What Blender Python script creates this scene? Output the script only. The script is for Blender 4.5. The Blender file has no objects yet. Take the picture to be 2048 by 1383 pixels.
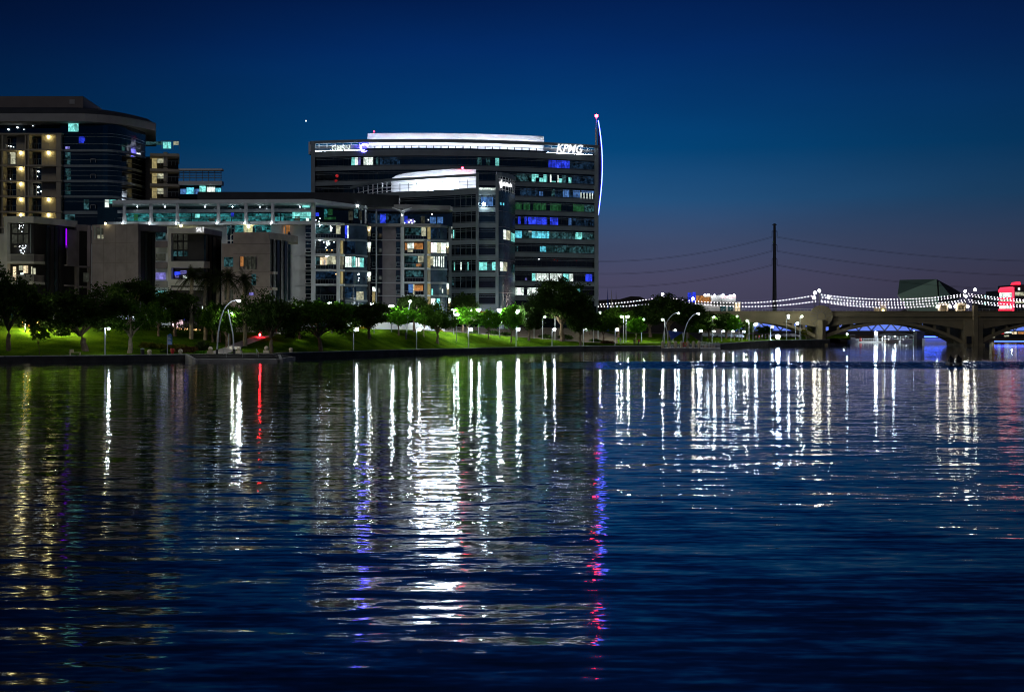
import bpy, bmesh, math, random
from mathutils import Vector, Matrix, Quaternion
R = random.Random(7)
S = bpy.context.scene
COL = S.collection
# ---- image-pixel placement: pixel positions and distances read off the photograph (50 mm lens, eye 5.5 m above the water) ----
FOC, HZ, CZ = 2844.0, 657.0, 5.5
DK = 1.0      # each block below states its distances from floor heights; DK scales the block about the camera, pushing it back along the sight lines
def D(d): return d * DK
def X(px, d): return (px - 1024.0) * d * DK / FOC
def Z(py, d): return CZ + (HZ - py) * d * DK / FOC
def P(px, py, d): return Vector((X(px, d), d * DK, Z(py, d)))
def lin(c): 
    c = c / 255.0
    return c / 12.92 if c <= 0.04045 else ((c + 0.055) / 1.055) ** 2.4
def rgb(r, g, b): return (lin(r), lin(g), lin(b), 1.0)
def lerp(xs, ys, x):
    if x <= xs[0]: return ys[0]
    for i in range(1, len(xs)):
        if x <= xs[i]:
            t = (x - xs[i-1]) / (xs[i] - xs[i-1]); return ys[i-1] + t * (ys[i] - ys[i-1])
    return ys[-1]
def sstep(a, b, x):
    t = min(1.0, max(0.0, (x - a) / (b - a))); return t * t * (3 - 2 * t)

# ---------------------------------------------------------------- materials
def new_mat(name):
    m = bpy.data.materials.new(name); m.use_nodes = True
    nt = m.node_tree; nt.nodes.clear()
    out = nt.nodes.new('ShaderNodeOutputMaterial')
    return m, nt, out
def noise_col(nt, col, var, scale, detail=4):
    tc = nt.nodes.new('ShaderNodeTexCoord'); n = nt.nodes.new('ShaderNodeTexNoise')
    n.inputs['Scale'].default_value = scale; n.inputs['Detail'].default_value = detail
    nt.links.new(tc.outputs['Object'], n.inputs['Vector'])
    r = nt.nodes.new('ShaderNodeValToRGB')
    r.color_ramp.elements[0].position = 0.3; r.color_ramp.elements[1].position = 0.7
    r.color_ramp.elements[0].color = tuple(c * (1 - var) for c in col[:3]) + (1,)
    r.color_ramp.elements[1].color = tuple(min(1, c * (1 + var)) for c in col[:3]) + (1,)
    nt.links.new(n.outputs['Fac'], r.inputs['Fac'])
    return r
def surf(name, col, rough=0.7, metal=0.0, var=0.15, scale=1.0, spec=0.5):
    m, nt, out = new_mat(name)
    b = nt.nodes.new('ShaderNodeBsdfPrincipled')
    nt.links.new(noise_col(nt, col, var, scale).outputs['Color'], b.inputs['Base Color'])
    b.inputs['Roughness'].default_value = rough; b.inputs['Metallic'].default_value = metal
    b.inputs['Specular IOR Level'].default_value = spec
    nt.links.new(b.outputs[0], out.inputs[0]); return m
def glass(name, col=(0.007, 0.015, 0.022), rough=0.06, ior=1.6, wob=0.0):
    m, nt, out = new_mat(name)
    b = nt.nodes.new('ShaderNodeBsdfPrincipled')
    nt.links.new(noise_col(nt, col, 0.5, 0.35, 2).outputs['Color'], b.inputs['Base Color'])
    b.inputs['Roughness'].default_value = rough; b.inputs['IOR'].default_value = ior
    nt.links.new(b.outputs[0], out.inputs[0]); return m
def lamp(name, col, strength, sample=True):
    m, nt, out = new_mat(name)
    e = nt.nodes.new('ShaderNodeEmission'); e.inputs[0].default_value = (*col[:3], 1); e.inputs[1].default_value = strength
    nt.links.new(e.outputs[0], out.inputs[0])
    if not sample: m.cycles.emission_sampling = 'NONE'
    return m
def room(name, col, strength, cell=(0.9, 1.6), contrast=0.5, var2=0.4):
    """a lit window: panes of differing brightness, blinds and furniture seen against the light"""
    m, nt, out = new_mat(name)
    tc = nt.nodes.new('ShaderNodeTexCoord'); mp = nt.nodes.new('ShaderNodeMapping')
    mp.inputs['Scale'].default_value = (1 / cell[0], 1 / cell[0] * 0.3, 1 / cell[1])
    nt.links.new(tc.outputs['Object'], mp.inputs['Vector'])
    v = nt.nodes.new('ShaderNodeTexVoronoi'); v.distance = 'CHEBYCHEV'; v.inputs['Scale'].default_value = 1.0
    v.inputs['Randomness'].default_value = 0.6
    nt.links.new(mp.outputs[0], v.inputs['Vector'])
    sep = nt.nodes.new('ShaderNodeSeparateColor'); nt.links.new(v.outputs['Color'], sep.inputs[0])
    n = nt.nodes.new('ShaderNodeTexNoise'); n.inputs['Scale'].default_value = 1.7; n.inputs['Detail'].default_value = 3
    nt.links.new(tc.outputs['Object'], n.inputs['Vector'])
    a = nt.nodes.new('ShaderNodeMapRange'); a.inputs[3].default_value = 1 - contrast; a.inputs[4].default_value = 1 + contrast
    nt.links.new(sep.outputs[0], a.inputs[0])
    c = nt.nodes.new('ShaderNodeMapRange'); c.inputs[1].default_value = 0.35; c.inputs[2].default_value = 0.65
    c.inputs[3].default_value = 1 - var2; c.inputs[4].default_value = 1 + var2
    nt.links.new(n.outputs[0], c.inputs[0])
    mu = nt.nodes.new('ShaderNodeMath'); mu.operation = 'MULTIPLY'
    nt.links.new(a.outputs[0], mu.inputs[0]); nt.links.new(c.outputs[0], mu.inputs[1])
    mu2 = nt.nodes.new('ShaderNodeMath'); mu2.operation = 'MULTIPLY'; mu2.inputs[1].default_value = strength
    nt.links.new(mu.outputs[0], mu2.inputs[0])
    e = nt.nodes.new('ShaderNodeEmission'); e.inputs[0].default_value = (*col[:3], 1)
    nt.links.new(mu2.outputs[0], e.inputs[1]); nt.links.new(e.outputs[0], out.inputs[0])
    m.cycles.emission_sampling = 'NONE'; return m
def leaf(name, col, var=0.5):
    m, nt, out = new_mat(name)
    r = noise_col(nt, col, var, 0.9, 3)
    d = nt.nodes.new('ShaderNodeBsdfDiffuse'); t = nt.nodes.new('ShaderNodeBsdfTranslucent')
    mx = nt.nodes.new('ShaderNodeMixShader'); mx.inputs[0].default_value = 0.35
    nt.links.new(r.outputs[0], d.inputs[0]); nt.links.new(r.outputs[0], t.inputs[0])
    nt.links.new(d.outputs[0], mx.inputs[1]); nt.links.new(t.outputs[0], mx.inputs[2])
    nt.links.new(mx.outputs[0], out.inputs[0]); return m

M = dict(
    concrete=surf('concrete', (0.30, 0.29, 0.27), 0.85, var=0.25, scale=0.6),
    wallstone=surf('wall_concrete', (0.055, 0.053, 0.048), 0.85, var=0.35, scale=0.5),
    coping=surf('coping', (0.55, 0.55, 0.52), 0.7, var=0.2, scale=0.7),
    stucco=surf('white_stucco', (0.56, 0.55, 0.51), 0.9, var=0.16, scale=0.4),
    stuccow=surf('bright_stucco', (0.78, 0.81, 0.80), 0.9, var=0.08, scale=0.4),
    stucco2=surf('grey_stucco', (0.26, 0.225, 0.235), 0.9, var=0.16, scale=0.5),
    stucco3=surf('taupe_stucco', (0.44, 0.37, 0.32), 0.9, var=0.16, scale=0.5),
    beige=surf('beige_render', (0.42, 0.36, 0.26), 0.9, var=0.1, scale=0.6),
    white=surf('white_paint', (0.78, 0.78, 0.78), 0.6, var=0.05, scale=0.5),
    panel=surf('metal_panel', (0.235, 0.28, 0.29), 0.5, var=0.12, scale=0.3),
    panel2=surf('precast_panel', (0.30, 0.29, 0.28), 0.7, var=0.12, scale=0.3),
    dark=surf('dark_cladding', (0.018, 0.017, 0.018), 0.6, var=0.3, scale=0.6),
    roofdark=surf('dark_roof', (0.03, 0.032, 0.036), 0.7, var=0.3, scale=0.3),
    brownbox=surf('brown_panel', (0.16, 0.135, 0.125), 0.8, var=0.12, scale=0.3),
    steel=surf('galvanised_steel', (0.42, 0.44, 0.45), 0.4, 0.3, var=0.1),
    bark=surf('bark', (0.16, 0.11, 0.075), 0.9, var=0.4, scale=3),
    palebark=surf('pale_bark', (0.34, 0.27, 0.18), 0.9, var=0.35, scale=3),
    glass=glass('dark_glass'), glass2=glass('blue_glass', (0.012, 0.03, 0.042), 0.1, 1.75),
    glass3=glass('curved_glass', (0.04, 0.075, 0.1), 0.2, 1.9),
    bridgecon=surf('bridge_concrete', (0.22, 0.175, 0.10), 0.9, var=0.15, scale=0.25),
    pathm=surf('path_paving', (0.52, 0.46, 0.43), 0.85, var=0.2, scale=1.2),
    ball=surf('cream_stone', (0.60, 0.50, 0.36), 0.85, var=0.15, scale=3),
    greenroof2=surf('green_roof_far_side', (0.17, 0.27, 0.20), 0.6, var=0.06, scale=0.05), greenroof=surf('green_metal_roof', (0.36, 0.56, 0.40), 0.6, var=0.06, scale=0.05),  # one green roof in a lit and a shaded colour, instead of floodlights
    black=surf('black_paint', (0.012, 0.012, 0.013), 0.5, var=0.3),
    bluep=surf('blue_sign_face', (0.03, 0.16, 0.42), 0.5, var=0.1),
    redp=surf('red_paint', (0.5, 0.025, 0.02), 0.5, var=0.15),
    bluesail=surf('blue_fabric', (0.02, 0.06, 0.32), 0.8, var=0.2),
    cartop=surf('car_paint', (0.5, 0.52, 0.55), 0.3, 0.2, var=0.15),
    rubber=surf('rubber', (0.02, 0.02, 0.02), 0.8),
    skin=surf('skin', (0.42, 0.26, 0.18), 0.6, var=0.1, scale=5),
    denim=surf('dark_trousers', (0.05, 0.055, 0.08), 0.8), hair=surf('dark_hair', (0.02, 0.015, 0.012), 0.6),
    tee=surf('white_shirt', (0.7, 0.7, 0.7), 0.8), teer=surf('red_jacket', (0.55, 0.03, 0.03), 0.8),
    teek=surf('black_jacket', (0.012, 0.012, 0.014), 0.8),
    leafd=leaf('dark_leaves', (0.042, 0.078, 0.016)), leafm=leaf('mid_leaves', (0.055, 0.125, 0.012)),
    leafb=leaf('bright_leaves', (0.085, 0.26, 0.012)), leafy=leaf('yellow_green_leaves', (0.16, 0.16, 0.02)),  # leafb: crowns near lamps carry part of their lit green in the colour
    leafr=leaf('reddish_leaves', (0.11, 0.06, 0.025)), palm=leaf('palm_leaves', (0.045, 0.06, 0.022)),
    flower=leaf('yellow_flowers', (0.45, 0.36, 0.02)),
    soil=surf('planting_soil', (0.09, 0.065, 0.045), 0.95, var=0.4, scale=1.5),
    hill=surf('hill_rock', (0.03, 0.025, 0.022), 0.95, var=0.4, scale=0.02),
    asphalt=surf('asphalt', (0.05, 0.05, 0.052), 0.9, var=0.3, scale=1),
    # lamps and lit windows
    L_white=lamp('lamp_white', (0.82, 0.92, 1.0), 400), L_park=lamp('park_white', (0.9, 0.97, 0.85), 950), L_soft=lamp('soffit_white', (0.8, 0.93, 1.0), 55), L_warm=lamp('sconce_warm', (1.0, 0.88, 0.42), 26),
    L_cool=lamp('lamp_cool', (0.75, 0.9, 1.0), 120), L_cone=lamp('cone_lamp', (0.8, 0.92, 1.0), 420), L_globe=lamp('lamp_globe', (1.0, 0.95, 0.8), 65),
    L_bulb=lamp('string_bulb', (0.98, 0.86, 1.0), 10, False), L_flood=lamp('flood_tube', (0.74, 0.83, 1.0), 80),
    L_flood2=lamp('flood_tube_bright', (0.74, 0.83, 1.0), 42), L_street=lamp('lamp_sodium', (1.0, 0.92, 0.55), 1250),
    L_red=lamp('red_beacon', (1.0, 0.02, 0.05), 110), L_blue=lamp('blue_neon', (0.08, 0.11, 1.0), 15), L_emblem=lamp('emblem_blue', (0.10, 0.08, 1.0), 55), L_red2=lamp('roof_beacon', (1.0, 0.02, 0.05), 14), L_hotsign=lamp('hot_sign', (0.74, 0.85, 1.0), 85, False),
    L_bigflood=lamp('flood_lamp', (0.6, 0.78, 1.0), 260), L_sign=lamp('sign_letters', (0.95, 0.97, 1.0), 1.25, False),
    L_dot=lamp('small_light', (0.85, 0.95, 1.0), 5, False), L_dotw=lamp('small_warm_light', (1.0, 0.6, 0.22), 2.2, False),
    L_blueled=lamp('blue_led_panel', (0.16, 0.27, 1.0), 0.85, False), L_bluew=lamp('blue_flood', (0.05, 0.12, 1.0), 7),  # blue panel emission stands in for floodlight on the truss
    L_redled=lamp('red_led_panel', (1.0, 0.02, 0.05), 2.6, False), L_redpale=lamp('red_pale_panel', (1.0, 0.05, 0.11), 1.6, False),  # red emission stands in for floodlight on the facades
    L_star=lamp('star_light', (0.9, 0.97, 1.0), 2.2, False),
    w_white=room('room_white', (0.86, 1.0, 0.92), 1.1), w_teal=room('room_teal', (0.22, 0.78, 0.72), 0.9),
    w_cyan=room('room_cyan', (0.12, 0.62, 0.80), 0.9), w_blue=room('room_blue', (0.03, 0.06, 0.9), 0.8, contrast=0.6),
    w_bluep=room('room_pale_blue', (0.12, 0.30, 0.75), 0.42), w_green=room('room_green', (0.08, 0.42, 0.16), 0.14),
    w_warm=room('room_warm', (1.0, 0.80, 0.50), 0.75), w_orange=room('room_orange', (1.0, 0.42, 0.13), 0.33),
    w_cream=room('room_cream', (0.95, 0.95, 0.66), 0.42), w_dim=room('room_dim_teal', (0.10, 0.30, 0.34), 0.14, contrast=0.9, var2=0.9),
    w_dimblue=room('room_dim_blue', (0.05, 0.14, 0.30), 0.09, contrast=0.9, var2=0.9),
    w_purple=room('room_purple', (0.30, 0.02, 0.75), 0.22), w_violet=room('room_violet', (0.35, 0.32, 1.0), 0.45),
    w_grey=room('room_blind', (0.45, 0.48, 0.38), 0.06, contrast=0.4),
    w_yel=room('room_yellow_wall', (1.0, 0.82, 0.36), 0.28, contrast=0.2, var2=0.2),  # also on walls and piers, where its glow stands in for lamp light
    w_teal2=room('room_teal_terrace', (0.06, 0.42, 0.45), 0.24, (1.4, 0.7), 0.9, 0.9),
    w_shop=room('shop_front', (0.72, 0.88, 1.0), 1.5), w_pink=room('shop_pink', (1.0, 0.72, 0.78), 1.3),
    w_red=room('room_red', (1.0, 0.05, 0.06), 0.3),
)

# ---------------------------------------------------------------- mesh builder
class MB:
    def __init__(s): s.v = []; s.f = []; s.mi = []; s.cur = 0
    def add(s, vs, fs):
        b = len(s.v); s.v += [Vector(v) for v in vs]; s.f += [tuple(i + b for i in f) for f in fs]; s.mi += [s.cur] * len(fs); return s
    def quad(s, a, b, c, d): return s.add([a, b, c, d], [(0, 1, 2, 3)])
    def box(s, x0, x1, y0, y1, z0, z1):
        return s.add([(x0,y0,z0),(x1,y0,z0),(x1,y1,z0),(x0,y1,z0),(x0,y0,z1),(x1,y0,z1),(x1,y1,z1),(x0,y1,z1)],
                     [(0,3,2,1),(4,5,6,7),(0,1,5,4),(1,2,6,5),(2,3,7,6),(3,0,4,7)])
    def pbox(s, px0, py0, px1, py1, d, th):
        return s.box(X(px0, d), X(px1, d), D(d), D(d) + th, Z(py1, d), Z(py0, d))
    def prism(s, pts, z0, z1):
        n = len(pts); vs = [(x, y, z0) for x, y in pts] + [(x, y, z1) for x, y in pts]
        a = sum(pts[i][0]*pts[(i+1)%n][1] - pts[(i+1)%n][0]*pts[i][1] for i in range(n))
        fs = [tuple(range(n))[::-1], tuple(range(n, 2*n))] + [(i, (i+1)%n, n+(i+1)%n, n+i) for i in range(n)]
        if a < 0: fs = [f[::-1] for f in fs]
        return s.add(vs, fs)
    def strip(s, pts, z0, z1, th, off=0.0):
        """upright band along a plan polyline running left to right; thickness goes away from the viewer"""
        n = len(pts); o = []; q = []
        for i in range(n):
            a = Vector(pts[max(0, i-1)]); b = Vector(pts[min(n-1, i+1)]); t = (b - a).normalized(); nn = Vector((-t.y, t.x))
            p = Vector(pts[i]); o.append(p - nn * off); q.append(p - nn * off + nn * th)
        vs = [(p.x,p.y,z0) for p in o] + [(p.x,p.y,z1) for p in o] + [(p.x,p.y,z0) for p in q] + [(p.x,p.y,z1) for p in q]
        fs = []
        for i in range(n-1):
            fs += [(i, i+1, n+i+1, n+i), (2*n+i+1, 2*n+i, 3*n+i, 3*n+i+1), (n+i, n+i+1, 3*n+i+1, 3*n+i), (i+1, i, 2*n+i, 2*n+i+1)]
        fs += [(0, n, 3*n, 2*n), (n-1, 3*n-1, 4*n-1, 2*n-1)]
        return s.add(vs, fs)
    def tube(s, pts, rad, n=8, cap=True):
        pts = [Vector(p) for p in pts]; m = len(pts)
        if not isinstance(rad, (list, tuple)): rad = [rad] * m
        vs = []; fs = []; ref = Vector((0.13, 0.31, 0.94))
        for i in range(m):
            t = (pts[min(m-1, i+1)] - pts[max(0, i-1)]).normalized()
            r_ = Vector((1, 0.07, 0)) if abs(t.z) > 0.9 else Vector((0, 0, 1))
            u = t.cross(r_).normalized(); w = t.cross(u)
            for k in range(n):
                a = 2*math.pi*k/n; vs.append(pts[i] + (u*math.cos(a) + w*math.sin(a)) * rad[i])
        for i in range(m-1):
            for k in range(n):
                fs.append((i*n+k, i*n+(k+1)%n, (i+1)*n+(k+1)%n, (i+1)*n+k))
        if cap: fs += [tuple(range(n))[::-1], tuple(range((m-1)*n, m*n))]
        return s.add(vs, fs)
    def sphere(s, c, r, seg=10, ring=6, sz=1.0):
        c = Vector(c); vs = [c + Vector((0, 0, r*sz))]; fs = []
        for i in range(1, ring):
            th = math.pi*i/ring
            for k in range(seg):
                a = 2*math.pi*k/seg; vs.append(c + Vector((r*math.sin(th)*math.cos(a), r*math.sin(th)*math.sin(a), r*sz*math.cos(th))))
        vs.append(c - Vector((0, 0, r*sz))); L = len(vs)-1
        for k in range(seg): fs.append((0, 1+k, 1+(k+1)%seg)); fs.append((L, 1+(ring-2)*seg+(k+1)%seg, 1+(ring-2)*seg+k))
        for i in range(ring-2):
            for k in range(seg):
                a = 1+i*seg; fs.append((a+k, a+seg+k, a+seg+(k+1)%seg, a+(k+1)%seg))
        return s.add(vs, fs)
    def lathe(s, c, prof, n=12):
        c = Vector(c); return s.tube([c + Vector((0, 0, z)) for r, z in prof], [r for r, z in prof], n)
    def mesh(s, name, mats, origin=(0, 0, 0), smooth=False):
        o = Vector(origin); me = bpy.data.meshes.new(name)
        me.from_pydata([tuple(v - o) for v in s.v], [], s.f)
        for m in (mats if isinstance(mats, (list, tuple)) else [mats]): me.materials.append(M[m] if isinstance(m, str) else m)
        if any(s.mi):
            me.polygons.foreach_set('material_index', s.mi)
        if smooth: me.polygons.foreach_set('use_smooth', [True]*len(me.polygons))
        me.update(); return me
    def build(s, name, mats, parent=None, smooth=False):
        org = parent.matrix_world.translation if parent is not None else Vector((0, 0, 0))
        if parent is not None: org = abs_loc(parent)
        o = bpy.data.objects.new(name, s.mesh(name, mats, org, smooth)); COL.objects.link(o)
        if parent is not None: o.parent = parent
        return o
    def top(s, name, mats, label, cat, group=None, smooth=False, base=None):
        """a thing that is one mesh: origin at its base"""
        if base is None:
            xs = [v.x for v in s.v]; ys = [v.y for v in s.v]; zs = [v.z for v in s.v]
            base = ((min(xs)+max(xs))/2, (min(ys)+max(ys))/2, min(zs))
        o = bpy.data.objects.new(name, s.mesh(name, mats, base, smooth)); COL.objects.link(o); o.location = base
        tag(o, label, cat, group); return o
def abs_loc(o):
    l = Vector(o.location)
    while o.parent is not None: o = o.parent; l += Vector(o.location)
    return l
def tag(o, label=None, cat=None, group=None, kind=None):
    if label: o['label'] = label
    if cat: o['category'] = cat
    if group: o['group'] = group
    if kind: o['kind'] = kind
    return o
def thing(name, label, cat, loc, group=None):
    o = bpy.data.objects.new(name, None); COL.objects.link(o); o.location = loc
    o.empty_display_size = 0.5
    return tag(o, label, cat, group)
def dup(root, loc, label, rotz=0.0, sc=1.0, group=None):
    r = root.copy(); COL.objects.link(r); r.location = loc; r.rotation_euler = (0, 0, rotz); r.scale = (sc, sc, sc) if not isinstance(sc, tuple) else sc
    r['label'] = label
    if group: r['group'] = group
    for ch in list(root.children):
        c = ch.copy(); COL.objects.link(c); c.parent = r
        for g in list(ch.children):
            k = g.copy(); COL.objects.link(k); k.parent = c
    return r
def structure(o): o['kind'] = 'structure'; return o
def curve(fn, a, b, n): return [(X(a+(b-a)*i/n, fn(a+(b-a)*i/n)), D(fn(a+(b-a)*i/n))) for i in range(n+1)]
def plan(*pd): return [(X(p, d), D(d)) for p, d in pd]
def text_mesh(txt, size, mat, parent, loc, rot=(math.pi/2, 0, 0), shear=0.0, name='lettering', ext=0.06, sx=1.0, bold=0.02):
    cu = bpy.data.curves.new('t', 'FONT'); cu.body = txt; cu.size = size; cu.shear = shear; cu.extrude = ext; cu.offset = bold
    cu.align_x = 'CENTER'; cu.align_y = 'BOTTOM'
    t = bpy.data.objects.new('t', cu); COL.objects.link(t); bpy.context.view_layer.update()
    dg = bpy.context.evaluated_depsgraph_get(); me = bpy.data.meshes.new_from_object(t.evaluated_get(dg))
    bpy.data.objects.remove(t); bpy.data.curves.remove(cu)
    me.name = name; me.materials.clear(); me.materials.append(M[mat])
    o = bpy.data.objects.new(name, me); COL.objects.link(o); o.rotation_euler = rot; o.scale = (sx, 1, 1)
    if parent is not None: o.parent = parent; o.location = Vector(loc) - abs_loc(parent)
    else: o.location = loc
    return o
# ---------------------------------------------------------------- camera, sky, light
cam = bpy.data.objects.new('camera', bpy.data.cameras.new('camera')); COL.objects.link(cam); S.camera = cam
cam.location = (0, 0, CZ); cam.rotation_euler = (math.pi/2, 0, 0)
cam.data.lens = 50; cam.data.sensor_width = 36; cam.data.shift_y = -34.5/2048; cam.data.clip_end = 20000; cam.data.clip_start = 0.5
S.view_settings.view_transform = 'Standard'; S.view_settings.look = 'None'; S.view_settings.exposure = 0; S.view_settings.gamma = 1
S.cycles.use_denoising = True
S.cycles.max_bounces = 6; S.cycles.diffuse_bounces = 1; S.cycles.glossy_bounces = 4; S.cycles.transmission_bounces = 2
S.cycles.sample_clamp_indirect = 25; S.cycles.sample_clamp_direct = 0; S.cycles.caustics_reflective = False
S.cycles.use_adaptive_sampling = False; S.cycles.filter_width = 1.1

w = bpy.data.worlds.new('World'); S.world = w; w.use_nodes = True; nt = w.node_tree; nt.nodes.clear()
L = nt.links.new
out = nt.nodes.new('ShaderNodeOutputWorld'); bg = nt.nodes.new('ShaderNodeBackground'); L(bg.outputs[0], out.inputs[0])
tc = nt.nodes.new('ShaderNodeTexCoord'); sp = nt.nodes.new('ShaderNodeSeparateXYZ'); L(tc.outputs['Generated'], sp.inputs[0])
ramp = nt.nodes.new('ShaderNodeValToRGB'); cr = ramp.color_ramp
stops = [(0.0, (70,67,90)), (0.034, (72,71,98)), (0.062, (60,75,108)), (0.09, (32,78,122)), (0.125, (0,68,120)), (0.159, (0,57,114)), (0.192, (0,43,102)), (0.228, (0,29,80)), (0.32, (0,23,62)), (0.45, (0,18,50)), (0.7, (0,15,42)), (1.0, (0,13,38))]
while len(cr.elements) < len(stops): cr.elements.new(0.5)
for e, (p_, c_) in zip(cr.elements, stops): e.position = p_; e.color = rgb(*c_)
cr.interpolation = 'B_SPLINE' if False else 'LINEAR'
L(sp.outputs[2], ramp.inputs[0])
az = nt.nodes.new('ShaderNodeMapRange'); az.interpolation_type = 'SMOOTHSTEP'
az.inputs[1].default_value = -0.42; az.inputs[2].default_value = 0.07; az.inputs[3].default_value = 0.30; az.inputs[4].default_value = 1.0
L(sp.outputs[0], az.inputs[0])
azr = nt.nodes.new('ShaderNodeMapRange'); azr.interpolation_type = 'SMOOTHSTEP'     # the afterglow fades on both sides of where the sun went down
azr.inputs[1].default_value = 0.06; azr.inputs[2].default_value = 0.45; azr.inputs[3].default_value = 1.0; azr.inputs[4].default_value = 0.45
L(sp.outputs[0], azr.inputs[0])
azm = nt.nodes.new('ShaderNodeMath'); azm.operation = 'MULTIPLY'; L(az.outputs[0], azm.inputs[0]); L(azr.outputs[0], azm.inputs[1])
# thin uneven dusk haze
hz = nt.nodes.new('ShaderNodeTexNoise'); hz.inputs['Scale'].default_value = 3.0; hz.inputs['Detail'].default_value = 6
hm = nt.nodes.new('ShaderNodeMapping'); hm.inputs['Scale'].default_value = (1, 1, 5); L(tc.outputs['Generated'], hm.inputs[0]); L(hm.outputs[0], hz.inputs['Vector'])
hr = nt.nodes.new('ShaderNodeMapRange'); hr.inputs[1].default_value = 0.3; hr.inputs[2].default_value = 0.7; hr.inputs[3].default_value = 0.90; hr.inputs[4].default_value = 1.10; L(hz.outputs[0], hr.inputs[0])
az2 = nt.nodes.new('ShaderNodeMath'); az2.operation = 'MULTIPLY'; L(azm.outputs[0], az2.inputs[0]); L(hr.outputs[0], az2.inputs[1])
mul = nt.nodes.new('ShaderNodeMix'); mul.data_type = 'RGBA'; mul.blend_type = 'MULTIPLY'; mul.inputs[0].default_value = 1.0
L(ramp.outputs[0], mul.inputs[6]); L(az2.outputs[0], mul.inputs[7])
# last light of a sun that has set, from the physical sky, under the dusk gradient
sky = nt.nodes.new('ShaderNodeTexSky'); sky.sky_type = 'NISHITA'; sky.sun_disc = False
sky.sun_elevation = math.radians(-4); sky.sun_rotation = math.radians(70)
skm = nt.nodes.new('ShaderNodeMix'); skm.data_type = 'RGBA'; skm.blend_type = 'MULTIPLY'; skm.inputs[0].default_value = 1.0
skm.inputs[7].default_value = (0.02, 0.02, 0.02, 1); L(sky.outputs[0], skm.inputs[6])
add = nt.nodes.new('ShaderNodeMix'); add.data_type = 'RGBA'; add.blend_type = 'ADD'; add.inputs[0].default_value = 1.0
L(mul.outputs[2], add.inputs[6]); L(skm.outputs[2], add.inputs[7])
L(add.outputs[2], bg.inputs[0]); bg.inputs[1].default_value = 1.0

sun = bpy.data.objects.new('dusk_glow', bpy.data.lights.new('dusk_glow', 'SUN')); COL.objects.link(sun)  # added fill from behind the eye, standing for city glow on the facades
sun.data.energy = 0.25; sun.data.angle = math.radians(20); sun.data.color = (1.0, 0.98, 0.95)
sun.rotation_euler = (math.radians(50), 0, math.radians(-24))

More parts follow.
